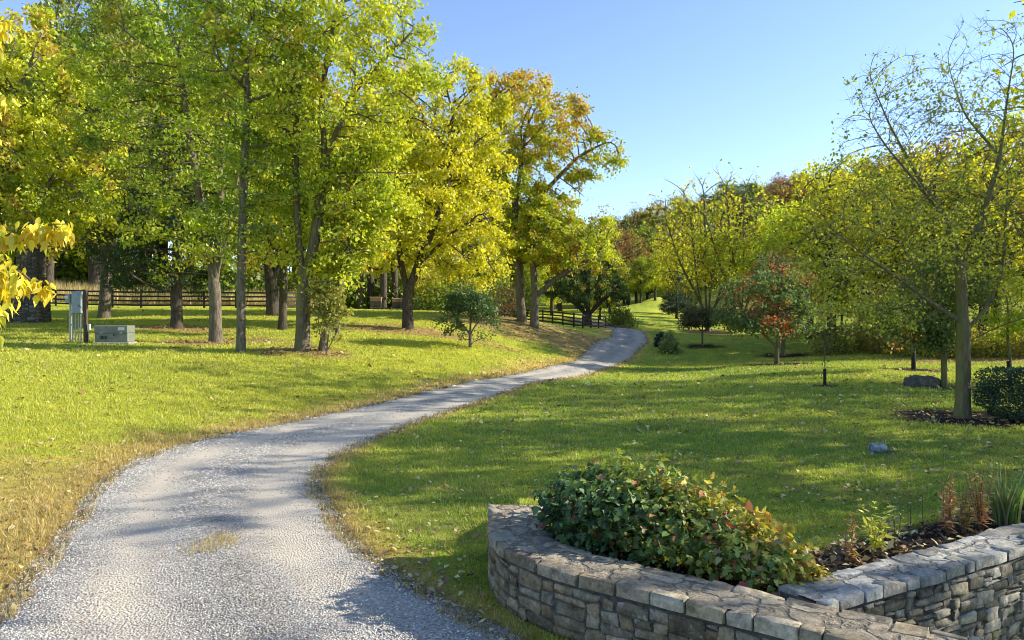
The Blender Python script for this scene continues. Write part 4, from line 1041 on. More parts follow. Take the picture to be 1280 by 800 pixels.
def make_wall(label, P, hw, ztop, zbot, seed, pals, cap_t, wr, hr, flare=0.0):
    r = np.random.default_rng(seed)
    T = np.gradient(P, axis=0); T /= np.linalg.norm(T, axis=1)[:, None]; Nn = np.stack([-T[:, 1], T[:, 0]], -1)   # left of travel
    s = np.concatenate([[0], np.cumsum(np.linalg.norm(np.diff(P, axis=0), axis=1))]); L = s[-1]
    hws = hw + flare * np.exp(-s / .7)
    def at(ss, off):
        c = np.stack([np.interp(ss, s, P[:, i]) for i in (0, 1)], -1); n_ = np.stack([np.interp(ss, s, Nn[:, i]) for i in (0, 1)], -1)
        return c + n_ * off[..., None]
    t = thing('stone_wall', label, 'wall', (0, 0, 0))
    # core
    prof = [(-1, zbot), (-1, ztop - .03), (1, ztop - .03), (1, zbot)]
    V = np.concatenate([np.concatenate([at(s, k * (hws - .02)), np.full((len(s), 1), z)], -1)[:, None] for k, z in prof], 1).reshape(-1, 3)
    i = np.arange(len(s) - 1)[:, None] * 4
    Q = np.concatenate([np.stack([i + a, i + a + 1, i + 4 + a + 1, i + 4 + a], -1).reshape(-1, 4) for a in range(3)])
    n4 = (len(s) - 1) * 4
    mesh_np('mortar_core', V, [Q, np.array([[3, 2, 1, 0], [n4, n4 + 1, n4 + 2, n4 + 3]])], M_MORTAR, t)
    cu, cv = .040, .034
    for side, nm in ((-1, 'stone_facing'), (1, 'stone_facing')):
        nu = int(L / cu); nv = int((ztop - cap_t - zbot) / cv)
        bl = pack(r, nu, nv, wr, hr)
        G = stones_uvw(r, bl, cu, cv, .014, .011, .009, .05, .014)
        n = len(G); uvw = G.reshape(-1, 3)
        xy = at(np.clip(uvw[:, 0], 0, L), side * (np.interp(uvw[:, 0], s, hws) - .012 + uvw[:, 2]))
        V = np.concatenate([xy, (zbot + uvw[:, 1])[:, None]], -1)
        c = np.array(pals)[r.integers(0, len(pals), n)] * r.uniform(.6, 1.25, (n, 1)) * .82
        q = (np.arange(n)[:, None, None] * 49 + gq[None]).reshape(-1, 4)
        mesh_np(nm, V, [q if side < 0 else q[:, ::-1]], M_STONE, t, col=np.repeat(c, 49, 0))
    # coping: edging blocks along both sides, mortared flagstones between
    Gs, uvs = [], []
    for side in (-1, 1):
        a = 0.0; bl_ = []
        while a < L - .05:
            ln = min(L - a, r.uniform(.13, .42)); dp = r.uniform(.09, .21); bl_.append((a, ln, dp)); a += ln
        for a, ln, dp in bl_:
            g1 = stones_uvw(r, [(0, 0, 1, 1)], ln, dp, .004, .007, .006, cap_t * .92, .007)[0]
            uu = a + g1[:, 0]; tt_ = np.interp(np.clip(uu, 0, L), s, hws) + .012 - g1[:, 1]
            xy = at(np.clip(uu, 0, L), side * tt_)
            Gs.append(np.concatenate([xy, (ztop - .012 + g1[:, 2])[:, None]], -1)); uvs.append(side)
    n = len(Gs); V = np.concatenate(Gs); fl = np.array(uvs)
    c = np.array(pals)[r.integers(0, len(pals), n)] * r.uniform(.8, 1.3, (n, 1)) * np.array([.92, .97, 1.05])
    q = np.concatenate([(gq[:, ::-1] if fl[k] > 0 else gq) + k * 49 for k in range(n)])
    mesh_np('coping', V, [q], M_STONE, t, col=np.repeat(c, 49, 0))
    tv = np.linspace(-1, 1, 15); s2 = np.linspace(.01, L - .01, int(L / .035))
    hw2 = np.interp(s2, s, hws) - .055
    V = np.stack([np.concatenate([at(s2, k * hw2), np.full((len(s2), 1), ztop - .012)], -1) for k in tv], 1)
    V[..., 2] += .006 * (snoise(V.reshape(-1, 3), .35) - .5).reshape(V.shape[:2]) + .004 * (snoise(V.reshape(-1, 3), .09, 2) - .5).reshape(V.shape[:2])
    nt_ = len(tv); i2_ = (np.arange(len(s2) - 1)[:, None] * nt_ + np.arange(nt_ - 1)[None]).ravel()
    mesh_np('coping_flags', V.reshape(-1, 3), [np.stack([i2_, i2_ + 1, i2_ + nt_ + 1, i2_ + nt_], -1)[:, ::-1]], flag_mat(np.mean(pals, 0) * np.array([.93, .98, 1.08])), t, smooth=True)
    return t
WP = [(.30,.235,.15),(.37,.29,.19),(.24,.19,.125),(.40,.33,.22),(.30,.26,.19),(.33,.25,.15)]
GP = [(.31,.28,.23),(.38,.35,.29),(.24,.22,.18),(.44,.41,.34),(.33,.29,.22)]
make_wall('curved low stone wall with broad flat coping sweeping round the hydrangea', nearP, .245, .55, -.12, 201, WP, .10, (3, 7), (2, 4), .06)
make_wall('straight grey rubble retaining wall under the iris clump', rightP, .20, .515, -.62, 202, GP, .085, (3, 6), (1, 3))

# ------------------------------------------------------------------ hydrangea with lobed leaves
def outline_leaves(r, P, size, outline, dirv, cols, fold=.18, curl=.25):
    n = len(P); k = len(outline)
    a = dirv / np.linalg.norm(dirv, axis=1)[:, None]
    up = r.normal(0, .45, (n, 3)); up[:, 2] += 1.0
    b = np.cross(up, a); b /= np.linalg.norm(b, axis=1)[:, None] + 1e-9; nn = np.cross(a, b)
    O = np.array(outline)           # (k,2): along, across
    S = size[:, None]
    V = np.empty((n, k + 1, 3))
    cv_ = r.uniform(-.1, 1.9, (n, 1)) * curl; fv_ = r.uniform(.2, 2.2, (n, 1)) * fold; sk_ = r.normal(0, .12, (n, 1))
    def pt(u_, v_): return P + a * (S * u_) + b * (S * (v_ + sk_ * u_ * u_)) + nn * (S * (abs(v_) * fv_ - cv_ * u_ * u_))
    V[:, 0] = pt(.45, 0)
    for i in range(k): V[:, i + 1] = pt(*O[i])
    f0 = np.array([(0, i + 1, (i + 1) % k + 1) for i in range(k)])
    return V.reshape(-1, 3), (np.arange(n)[:, None, None] * (k + 1) + f0[None]).reshape(-1, 3), np.repeat(cols, k + 1, 0)
LOBED = [(0,.03),(-.04,.22),(.16,.42),(.26,.24),(.46,.50),(.60,.20),(.80,.26),(1.02,0),(.80,-.26),(.60,-.20),(.46,-.50),(.26,-.24),(.16,-.42),(-.04,-.22),(0,-.03)]
HEART = [(0,0),(-.08,.16),(.02,.36),(.28,.44),(.60,.30),(1.0,0),(.60,-.30),(.28,-.44),(.02,-.36),(-.08,-.16)]
OVATE = [(0,0),(.18,.17),(.42,.24),(.70,.14),(1.05,0),(.70,-.14),(.42,-.24),(.18,-.17)]
r = np.random.default_rng(301)
E = np.array([1, 1, .93, 1, 1, .92]) * np.array([(.78,6.95,.62,.50,.60,.52),(1.15,6.75,.62,.55,.55,.60),(1.55,6.50,.60,.50,.52,.56),(1.90,6.15,.52,.42,.45,.48),(2.08,5.85,.46,.30,.30,.36),(.62,6.85,.5,.30,.42,.42),(2.12,6.2,.40,.28,.36,.34),(2.22,5.82,.40,.24,.24,.27)])
n = 9500; e = E[r.choice(len(E), n, p=(w_ := E[:, 3] * E[:, 4])/w_.sum())]
v = r.normal(size=(n, 3)); v /= np.linalg.norm(v, axis=1)[:, None]; v[:, 2] = np.where(v[:, 2] < -.3, -v[:, 2], v[:, 2])
q = np.where(r.random(n) < .75, r.uniform(.8, 1.08, n), r.uniform(.35, .9, n)) * (.62 + .72 * snoise(v + e[:, :3], .6)) * np.where(r.random(n) < .04, r.uniform(1.1, 1.3, n), 1)
P = e[:, :3] + v * q[:, None] * e[:, 3:6]
dn, sn = dist_poly(P[:, 0], P[:, 1], nearP)
keep = (P[:, 2] > .38) & (((sn > 0) & (dn > .27)) | (P[:, 2] > .60) & (sn > 0) & (dn > .12)); P, v = P[keep], v[keep]; n = len(P)
dirv = v * np.array([1, 1, .3]) + r.normal(0, .45, (n, 3)); dirv[:, 2] -= .35
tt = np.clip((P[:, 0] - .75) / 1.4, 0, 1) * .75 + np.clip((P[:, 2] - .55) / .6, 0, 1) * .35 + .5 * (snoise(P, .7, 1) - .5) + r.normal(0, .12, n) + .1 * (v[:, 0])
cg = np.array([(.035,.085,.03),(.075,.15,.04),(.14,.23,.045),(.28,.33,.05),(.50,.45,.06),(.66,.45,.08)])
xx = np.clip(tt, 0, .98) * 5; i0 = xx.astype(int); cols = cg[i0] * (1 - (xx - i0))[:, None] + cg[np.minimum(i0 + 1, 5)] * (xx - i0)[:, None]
pk = r.random(n); cols = np.where((pk < .012 + .035 * (tt > .5))[:, None], np.array([.46, .18, .07]), cols); cols = np.where(((pk > .93) & (tt > .3))[:, None], np.array([.36, .28, .13]), cols)
cols = np.where(((pk > .985))[:, None], np.array([.40, .06, .05]), cols)
cols *= r.uniform(.7, 1.3, (n, 1)); size = r.uniform(.032, .085, n)
bush = thing('hydrangea_bush', 'broad leafy bush turning red and gold behind the curved stone wall', 'bush', (1.3, 6.5, .4))
off = np.array([1.3, 6.5, .4])
h_ = r.random(n) < .3
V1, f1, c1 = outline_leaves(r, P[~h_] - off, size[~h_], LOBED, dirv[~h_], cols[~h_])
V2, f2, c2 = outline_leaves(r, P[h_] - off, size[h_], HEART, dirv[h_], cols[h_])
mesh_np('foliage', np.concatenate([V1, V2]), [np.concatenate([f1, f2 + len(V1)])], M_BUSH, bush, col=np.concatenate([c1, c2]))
mb = MB()
for k in range(150):
    e_ = E[r.integers(0, len(E))]; b_ = np.array([e_[0] + r.normal(0, .14), e_[1] + r.normal(0, .12), .36]); v_ = r.normal(size=3); v_ /= np.linalg.norm(v_); v_[2] = abs(v_[2])
    tp = e_[:3] + v_ * e_[3:6] * r.uniform(.8, 1.08); md = (b_ + tp) / 2 + r.normal(0, .05, 3)
    if dist_poly(np.array([tp[0]]), np.array([tp[1]]), nearP)[0][0] < .15 or dist_poly(np.array([b_[0]]), np.array([b_[1]]), nearP)[0][0] < .3: continue
    mb.tube(np.array([b_, md, tp]) - off, [.006, .005, .003], 5)
mb.build('stem', simple_mat('dry_stem', (.12, .08, .04), (.26, .18, .10), 12, .9, .3), bush)

# ------------------------------------------------------------------ bed plants
def feather_plant(name, label, x, y, hgt, stems_n, leafc, stemc, seed, ll=.045, lean=.10, dens=26, group=None, top=.3):
    r = np.random.default_rng(seed); z = H1(x, y); t = thing(name, label, 'plant', (x, y, z), 0, group)
    mb = MB(); PL, DL = [], []
    for k in range(stems_n):
        a = r.random() * 6.28; b_ = np.array([math.cos(a), math.sin(a), 0]) * r.uniform(0, .045)
        tp = b_ + np.array([r.normal(0, lean), r.normal(0, lean), 1]) * hgt * r.uniform(.7, 1.05); md = (b_ + tp) / 2 + r.normal(0, .012, 3)
        mb.tube([b_ - [0, 0, .02], md, tp], [.004, .0035, .0015], 5)
        for q in range(dens):
            u_ = r.uniform(.15, 1.0); p_ = (1 - u_) ** 2 * b_ + 2 * u_ * (1 - u_) * md + u_ * u_ * tp
            an = r.random() * 6.28; PL.append(p_); DL.append((math.cos(an), math.sin(an), r.uniform(-.2, .9)))
    m_ = simple_mat(name + '_stem', tuple(c * .6 for c in stemc), stemc, 10, .8, .2)
    mb.build('stem', m_, t)
    if PL:
        PL, DL = np.array(PL), np.array(DL); n = len(PL)
        NARROW = [(0, .03), (.4, .13), (1, 0), (.4, -.13), (0, -.03)]
        V, f, c = outline_leaves(r, PL, 1.35 * ll * r.uniform(.6, 1.3, n) * np.clip(1.25 - PL[:, 2] / hgt * .7, .3, 1.2), NARROW, DL, np.array(leafc)[r.integers(0, len(leafc), n)] * r.uniform(.7, 1.3, (n, 1)))
        mesh_np('foliage', V, [f], M_BUSH, t, col=c)
    return t
RST = [(.56,.27,.12),(.62,.35,.15),(.45,.20,.09),(.66,.48,.20)]
def bp(px, py):     # a point of the bed, around z .38
    d = (CAMZ - .38) * F / (py - 400); return (px - 640) / F * d, d
x, y = bp(1063, 708); feather_plant('dried_plant', 'short reddish plant with one green blade, at the end of the bed', x, y, .48, 4, [(.38,.20,.08),(.30,.28,.06),(.46,.26,.10)], (.35,.2,.08), 401, .05)
x, y = bp(1095, 696); feather_plant('leafy_plant', 'upright yellow-green plant with narrow leaves in the bed', x, y, .48, 5, [(.60,.62,.08),(.48,.56,.08),(.70,.62,.12)], (.35,.28,.08), 402, .075, dens=30)
x, y = bp(1118, 690); feather_plant('dried_plant', 'pale green feathery stem between the yellow-green plant and the bare stalk', x, y, .5, 3, [(.22,.28,.08),(.3,.3,.1)], (.2,.16,.07), 403, .055, dens=16)
x, y = bp(1141, 680); feather_plant('dried_stalk', 'single bare brown stalk standing in the bed', x, y, .58, 1, RST, (.12,.06,.035), 404, .02, .03, 10)
x, y = bp(1155, 676); feather_plant('dried_stalk', 'thin dry stalk beside the single bare brown stalk', x, y, .48, 1, RST, (.14,.07,.04), 405, .02, .06, 6)
x, y = bp(1186, 672); feather_plant('rusty_plant', 'rust-coloured feathery plant, first of three before the irises', x, y, .60, 6, RST, (.26,.12,.06), 406, .055, .08, 44)
x, y = bp(1207, 670); feather_plant('rusty_plant', 'golden rust feathery plant, middle and shortest of three before the irises', x, y, .46, 6, [(.48,.34,.10),(.40,.22,.08),(.5,.4,.16)], (.26,.14,.06), 407, .06, .10, 34)
x, y = bp(1228, 668); feather_plant('rusty_plant', 'tall dense rust-coloured feathery plant touching the irises', x, y, .66, 8, RST, (.22,.10,.05), 408, .055, .09, 50)
def blade_plant(label, x, y, hgt, nb, seed, pal):
    r = np.random.default_rng(seed); t = thing('iris_clump', label, 'plant', (x, y, H1(x, y)))
    Vs, Fs, Cs, off = [], [], [], 0
    for k in range(nb):
        a = r.random() * 6.28; b0_ = np.array([math.cos(a), math.sin(a), 0]) * r.uniform(.0, .12); a += r.normal(0, .5)
        h0 = hgt * r.uniform(.55, 1.1); out_ = r.uniform(.1, .55) * h0; droop = r.uniform(0, .35) * h0 * (r.random() < .45)
        dr = np.array([math.cos(a), math.sin(a), 0]); sd = np.array([-math.sin(a), math.cos(a), 0]); a2 = r.random() * 3.14; sd = sd * math.cos(a2) + np.array([dr[0], dr[1], 0]) * math.sin(a2)
        wd = r.uniform(.008, .013); us = np.linspace(0, 1, 7); pts = b0_ + dr * (out_ * us ** 1.9)[:, None] + np.array([0, 0, 1]) * (h0 * us - droop * us ** 3 * 1.6)[:, None]
        wv = wd * np.minimum(1, (1 - us) * 2.6) + .0006
        V = np.stack([pts - sd * wv[:, None], pts + sd * wv[:, None]], 1).reshape(-1, 3)
        Vs.append(V); Fs.append(np.array([(2*i, 2*i+1, 2*i+3, 2*i+2) for i in range(6)]) + off); off += 14
        c = np.array(pal[r.integers(0, len(pal))]) * r.uniform(.7, 1.2); Cs.append(np.repeat(c[None], 14, 0) * np.linspace(.7, 1.15, 14)[:, None])
    mesh_np('leaves', np.concatenate(Vs), [np.concatenate(Fs)], M_BUSH, t, col=np.concatenate(Cs)); return t
x, y = bp(1258, 660); blade_plant('clump of tall green sword-shaped leaves behind the rubble wall', x, y, .66, 70, 410, [(.10,.20,.05),(.16,.27,.07),(.24,.32,.09),(.34,.3,.12)])
x, y = bp(1310, 652); blade_plant('second sword-leaved clump at the edge of the bed', x, y, .5, 50, 411, [(.10,.20,.05),(.16,.27,.07),(.2,.3,.09)])
# fern-like weeds at the foot of the retaining wall
L = (4.15, 6.15); t = thing('weed_clump', 'small green weeds growing against the foot of the rubble wall', 'plant', (L[0], L[1], H1(*L)))
r = np.random.default_rng(412); n = 420; P = r.normal(0, 1, (n, 3)) * [.22, .07, .10] + [0, 0, .12]; P[:, 2] = np.abs(P[:, 2])
V, Q, C = leaves_mesh(r, P, .05, GRN, .1, .5); mesh_np('foliage', V, [Q], M_BUSH, t, col=C)
mb = MB(); [mb.tube([(a, 0, -.02), (a * 1.2, .02, .2)], [.004, .002], 4) for a in np.linspace(-.3, .3, 9)]; mb.build('stem', M_BARK_DARK, t)

# ------------------------------------------------------------------ weathered pot on the lawn
x, y = base(1098, 13.0)[:2]; z = H1(x, y)
def lathe(prof, k=28):
    V, Q = [], []
    for (a, rr) in prof: V += [(a, rr * math.cos(2 * math.pi * i / k), rr * math.sin(2 * math.pi * i / k)) for i in range(k)]
    for j in range(len(prof) - 1): Q += [(j * k + i, j * k + (i + 1) % k, (j + 1) * k + (i + 1) % k, (j + 1) * k + i) for i in range(k)]
    return np.array(V), np.array(Q)
t = thing('overturned_pot', 'small weathered blue-grey pot lying on its side in the grass', 'pot', (x, y, z + .085), .12)
V, Q = lathe([(-.11,.0),(-.11,.075),(-.105,.085),(-.06,.093),(.0,.096),(.06,.094),(.10,.088),(.125,.07),(.13,.0)]); mesh_np('body', V, [Q], M_POT, t, smooth=True)
V, Q = lathe([(-.135,.07),(-.138,.098),(-.10,.103),(-.098,.09),(-.112,.07),(-.135,.07)]); mesh_np('rim', V, [Q], M_POT, t, smooth=True)
boulder('stone', 'pale flat fieldstone half buried beside the overturned pot', (x + .2, y - .06, z + .0), .11, .08, .05, 9, M_ROCK)['category'] = 'stone'

# ------------------------------------------------------------------ chimney
L = base(32, 46)
ch = thing('stone_chimney', 'tall dark fieldstone chimney standing alone on the lawn', 'chimney', L)
def chim(name, w0, d0, z0, z1, w1, d1, seed, cx=0.0):
    r = np.random.default_rng(seed); ns = 0; Vs, Fs, Cs, off = [], [], [], 0
    V = []; 
    mbx = MB(); mbx.box((cx, 0, (z0 + z1) / 2), ((w0 + w1) / 2 - .08, (d0 + d1) / 2 - .08, z1 - z0)); mbx.build('mortar_core', M_MORTAR, ch)
    for face in range(4):
        wid0, wid1 = (w0, w1) if face % 2 == 0 else (d0, d1); dep0, dep1 = (d0, d1) if face % 2 == 0 else (w0, w1)
        cu, cv = .11, .08; bl = pack(r, max(2, int(round(wid0 / cu))), max(2, int((z1 - z0) / cv)), (2, 5), (1, 3))
        cu = wid0 / max(2, int(round(wid0 / cu))); G = stones_uvw(r, bl, cu, cv, .02, .03, .03, .08, .03); n = len(G); q = G.reshape(-1, 3)
        f_ = np.clip(q[:, 1] / (z1 - z0), 0, 1); sc = (1 - f_) + f_ * (wid1 / wid0)
        a = (q[:, 0] - wid0 / 2) * sc; b_ = -(dep0 / 2 * (1 - f_) + dep1 / 2 * f_) - q[:, 2] + .03
        an = face * math.pi / 2; V = np.stack([cx + a * math.cos(an) - b_ * math.sin(an), a * math.sin(an) + b_ * math.cos(an), z0 + q[:, 1]], -1)
        Vs.append(V); Fs.append((np.arange(n)[:, None, None] * 49 + gq[None]).reshape(-1, 4) + off); off += len(V)
        c = np.array([(.13,.11,.09),(.17,.145,.12),(.10,.085,.07)])[r.integers(0, 3, n)] * r.uniform(.7, 1.3, (n, 1)); Cs.append(np.repeat(c, 49, 0))
    mesh_np(name, np.concatenate(Vs), [np.concatenate(Fs)], M_STONE, ch, col=np.concatenate(Cs))
chim('chimney_base', 2.5, 1.3, -.2, 1.9, 2.35, 1.2, 501)
chim('chimney_breast', 1.45, 1.0, 1.9, 4.4, 1.2, .95, 502, .35)
chim('chimney_stack', .86, .8, 4.4, 7.6, .8, .76, 503, .35)

# ------------------------------------------------------------------ service pedestal, utility box
L = base(98, 33)
t = thing('utility_pedestal', 'grey meter cabinet on posts with conduit pipes, on the lawn near the utility box', 'cabinet', L)
mb = MB(); mb.box((.33, 0, 1.12), (.14, .14, 2.34), bev=.01); mb.build('post', M_WOODPOST, t)
mb = MB(); mb.box((-.36, 0, 1.0), (.07, .07, 2.1), bev=.008); mb.build('post', M_PIPE, t)
mb = MB(); mb.box((.02, -.1, 1.78), (.44, .22, .98), bev=.015); cab = mb.build('cabinet', M_STEEL, t)
mb = MB(); mb.box((.02, -.217, 1.77), (.385, .012, .90), bev=.004); dr = mb.build('cabinet_door', M_STEEL, t)
mb = MB(); mb.box((.16, -.235, 1.62), (.03, .025, .12), bev=.005); mb.build('handle', M_GUARD, dr)
mb = MB(); mb.box((-.38, -.1, 1.95), (.20, .18, .40), bev=.02); mt = mb.build('meter_box', M_STEEL, t)
mb = MB(); mb.tube([(-.38, -.19, 2.0), (-.38, -.25, 2.0)], [.075, .07], 16); mb.build('meter', M_PLATE, mt)
for i, xx in enumerate((-.22, -.08, .05, .16)):
    mb = MB(); mb.tube([(xx, -.08, -.1), (xx, -.08, 1.3)], [.026, .026], 10); mb.build('conduit', M_PIPE, t)
mb = MB(); mb.box((-.03, -.02, .78), (.62, .05, .07), bev=.006); mb.build('bracket', M_STEEL, t)
mb = MB(); mb.tube([(.47, -.02, -.1), (.47, -.02, .62)], [.025, .025], 8); mb.build('conduit', M_PIPE, t)
mb = MB(); mb.box((.49, -.03, .68), (.12, .10, .26), bev=.012); mb.build('socket_box', M_PLATE, t)
L = base(144, 33)
t = thing('utility_box', 'low grey-green utility box with a pale sticker on the lawn', 'utility box', L, .16)
mb = MB(); mb.box((0, 0, .02), (1.5, 1.1, .16), bev=.02); mb.build('pad', M_CONC, t)
mb = MB(); mb.box((0, 0, .30), (1.36, .95, .40), bev=.02); mb.build('lower_body', M_BOXGREEN, t)
mb = MB(); mb.box((0, -.02, .66), (1.38, .99, .34), bev=.03); ld = mb.build('lid', M_BOXGREEN, t)
mb = MB(); mb.box((.42, -.522, .68), (.26, .008, .13), bev=.002); mb.build('sticker', M_PLATE, ld)
mb = MB(); mb.box((.12, -.495, .42), (.06, .05, .08), bev=.01); mb.build('latch', M_GUARD, t)
mb = MB(); [mb.box((-.45 + k * .05, -.482, .30), (.025, .014, .16)) for k in range(6)]; mb.build('vent_slats', M_GUARD, t)
for xx in (-.4, .4):
    mb = MB(); mb.box((xx, -.50, .50), (.10, .04, .05), bev=.008); mb.build('hinge', M_STEEL, t)

# ------------------------------------------------------------------ fences
def fence(label, pts, hgt, nr, spacing):
    P = np.array(pts, float); Ls = np.concatenate([[0], np.cumsum(np.linalg.norm(np.diff(P, axis=0), axis=1))])
    n = int(round(Ls[-1] / spacing)); ss = np.linspace(0, Ls[-1], n + 1)
    X = np.stack([np.interp(ss, Ls, P[:, i]) for i in (0, 1)], -1); Z = h_full(X[:, 0], X[:, 1])
    t = thing('rail_fence', label, 'fence', (X[0, 0], X[0, 1], Z[0])); o = np.array([X[0, 0], X[0, 1], Z[0]])
    r = np.random.default_rng(int(abs(P[0, 0]) * 10))
    for i in range(n + 1):
        mb = MB(); mb.box(tuple(np.array([X[i, 0], X[i, 1], Z[i] + hgt / 2 - .05]) - o), (.14, .14, hgt + .2), rz=r.normal(0, .03), bev=.012); mb.build('post', M_FENCE, t)
    for i in range(n):
        a, b = X[i], X[i + 1]; ang = math.atan2(b[1] - a[1], b[0] - a[0]); nrm = np.array([math.sin(ang), -math.cos(ang)]) * .085
        mb = MB()
        for k in range(nr):
            h0 = .22 + k * (hgt - .32) / (nr - 1) + r.normal(0, .012)
            p0 = np.array([*(a + nrm), Z[i] + h0]) - o; p1 = np.array([*(b + nrm), Z[i + 1] + h0 + r.normal(0, .012)]) - o
            d = (p1 - p0) / np.linalg.norm(p1 - p0); s = np.array([nrm[0], nrm[1], 0]) / .085 * .018; up = np.array([0, 0, .07])
            V = [p0 - s - up, p1 - s - up, p1 + s - up, p0 + s - up, p0 - s + up, p1 - s + up, p1 + s + up, p0 + s + up]
            mb.add(V, [(3, 2, 1, 0), (4, 5, 6, 7), (0, 1, 5, 4), (1, 2, 6, 5), (2, 3, 7, 6), (3, 0, 4, 7)])
        mb.build('slats', M_FENCE, t)
    return t
fp = lambda px, d: ((px - 640) / F * d, d)
fence('long dark four-rail fence behind the chimney and cedar', [fp(-30, 62), fp(60, 61), fp(200, 60), fp(345, 62), fp(430, 76)], 1.38, 4, 2.5)
fence('short dark rail fence curving past the leafy mound to the drive', [fp(640, 82), fp(676, 76), fp(719, 68.5), fp(757, 77)], 1.30, 4, 2.3)
L = base(776, 79)
t = thing('timber_barrier', 'low brown timber barrier where the drive meets the far lawn', 'barrier', L)
for xx in (-.6, .6):
    mb = MB(); mb.box((xx, 0, .2), (.14, .14, .6), bev=.015); mb.build('post', M_TIMBER, t)
mb = MB(); mb.box((0, -.09, .36), (1.5, .05, .16), bev=.01); mb.build('rail', M_TIMBER, t)
# landscape log by the mound
L = base(655, 54)
# ------------------------------------------------------------------ hives
hive = None
hl_ = ['first stacked wooden hive box, standing apart from the others', 'middle stacked wooden hive box near the dark trunks', 'stacked wooden hive box beside the stout trunk']
for i, (px, d) in enumerate([(470, 68), (497, 68.5), (508, 68)]):
    L = base(px, d)
    if hive is None:
        hive = thing('hive_box', hl_[0], 'hive', L, .1)
        mb = MB(); [mb.box((sx * .3, sy * .25, .06), (.1, .1, .24)) for sx in (-1, 1) for sy in (-1, 1)]; mb.box((0, 0, .2), (.9, .7, .06)); mb.build('stand', M_CONC, hive)
        mb = MB(); mb.box((0, 0, .52), (.85, .65, .56), bev=.012); b_ = mb.build('lower_box', M_HIVE_DARK, hive)
        mb = MB(); mb.box((0, -.335, .30), (.5, .03, .05)); mb.build('entrance', M_GUARD, b_)
        mb = MB(); mb.box((0, 0, .97), (.85, .65, .32), bev=.012); mb.build('upper_box', M_HIVE_TAN, hive)
        mb = MB(); mb.box((0, 0, 1.17), (.95, .75, .08), bev=.012); mb.build('lid', M_HIVE_LID, hive)
        hive.scale = (1.15, 1.15, 1.0)
    else: dup(hive, L, .1 + i * .2, (1.1, 1.1, .95), hl_[i])
# ------------------------------------------------------------------ far outbuilding
L = base(809, 124)
t = thing('outbuilding', 'low shed with a pale blue roof glimpsed between the far trunks', 'shed', (L[0], L[1], L[2] - .5), .1); t.scale = (.75, .75, .75)
mb = MB(); mb.box((0, 0, .7), (3.6, 3, 1.6)); wl_ = mb.build('wall', M_SHEDWALL, t)
mb = MB(); mb.box((-.6, -1.53, .65), (.8, .05, 1.3)); mb.build('door', M_WOODPOST, t)
mb = MB(); V = [(-2,-1.9,1.45),(2,-1.9,1.45),(2,1.9,1.45),(-2,1.9,1.45),(-2,0,2.3),(2,0,2.3)]
mb.add(V, [(0, 1, 5, 4), (2, 3, 4, 5)], [(0, 4, 3), (1, 2, 5)]); mb.build('roof', M_SHEDROOF, t)
# golden meadow
n = 16000; r = np.random.default_rng(601); px = r.uniform(-40, 420, n); d = r.uniform(66, 80, n); x = (px - 640) / F * d; z = h_full(x, d)
hg = r.uniform(.7, 1.9, n); a = r.random(n) * 6.28; b = r.random(n) * 6.28; P0 = np.stack([x, d, z - .05], -1); Wd = np.stack([np.cos(a), np.sin(a), 0 * a], -1) * .035
V = np.stack([P0 - Wd, P0 + Wd, P0 + np.stack([np.cos(b) * .3, np.sin(b) * .3, hg], -1)], 1).reshape(-1, 3)
c = np.repeat(np.array([.56, .44, .19]) * r.uniform(.6, 1.3, (n, 1)), 3, 0)
tag(mesh_np('tall_grass', V, [np.arange(3 * n).reshape(-1, 3)], M_GRASS, col=c), 'tall golden dry grass beyond the dark rail fence', 'tall grass', kind='stuff')

# ------------------------------------------------------------------ yellow-leaved tree reaching in beside the drive
L = (-5.0, 4.7, H1(-5.0, 4.7)); off = np.array(L)
t = thing('yellow_tree', 'bright yellow drooping leaves on thin branches reaching in over the drive verge', 'tree', L)
r = np.random.default_rng(701)
def q3(px, py, d): return np.array([(px - 640) / F * d, d, CAMZ - (py - 400) / F * d]) - off
br = [[(0,0,-.2),(.03,0,1.0),(.0,0,2.2),(-.1,.1,3.4),(-.2,.1,5.0)],
      [(.0,0,1.9),(.6,-.1,2.35),q3(-70,310,4.6),q3(-10,296,4.55),q3(40,283,4.5),q3(88,281,4.45)],
      [(.0,0,1.6),(.7,.0,1.95),q3(-60,352,4.6),q3(-15,345,4.6),q3(20,350,4.6)],
      [(.6,-.1,2.35),q3(-70,330,4.4),q3(-10,322,4.3),q3(14,330,4.3)],
      [q3(-10,345,4.6),q3(20,340,4.7),q3(45,350,4.7),q3(62,358,4.7)],
      [(.0,0,1.3),(.8,-.1,1.7),q3(-40,385,4.4),q3(-4,378,4.4)],
      [(-.05,0,3.0),(.8,0,3.55),q3(-40,150,4.6),q3(2,120,4.6)],[(-.1,0,3.4),(.8,0,4.0),q3(-30,40,4.6),q3(6,22,4.6)],
      [(0,0,2.2),(-.8,-.3,2.9),(-1.5,-.5,3.4)],[(0,0,2.6),(-.5,.8,3.5),(-.7,1.2,4.2)],[(0,0,2.4),(.2,-.7,3.2),(.1,-1.3,3.8)]]
mb = MB()
for i, b_ in enumerate(br):
    b_ = np.array(b_); s = np.linspace(0, 1, len(b_)); ss = np.linspace(0, 1, 16); pts = np.stack([np.interp(ss, s, b_[:, k]) for k in range(3)], -1)
    pts += r.normal(0, .012, pts.shape); mb.tube(pts, np.linspace(.075 if i == 0 else .014, .02 if i == 0 else .003, 16), 8 if i == 0 else 6)
mb.build('trunk', M_BARK, t, smooth=True)
PL = []
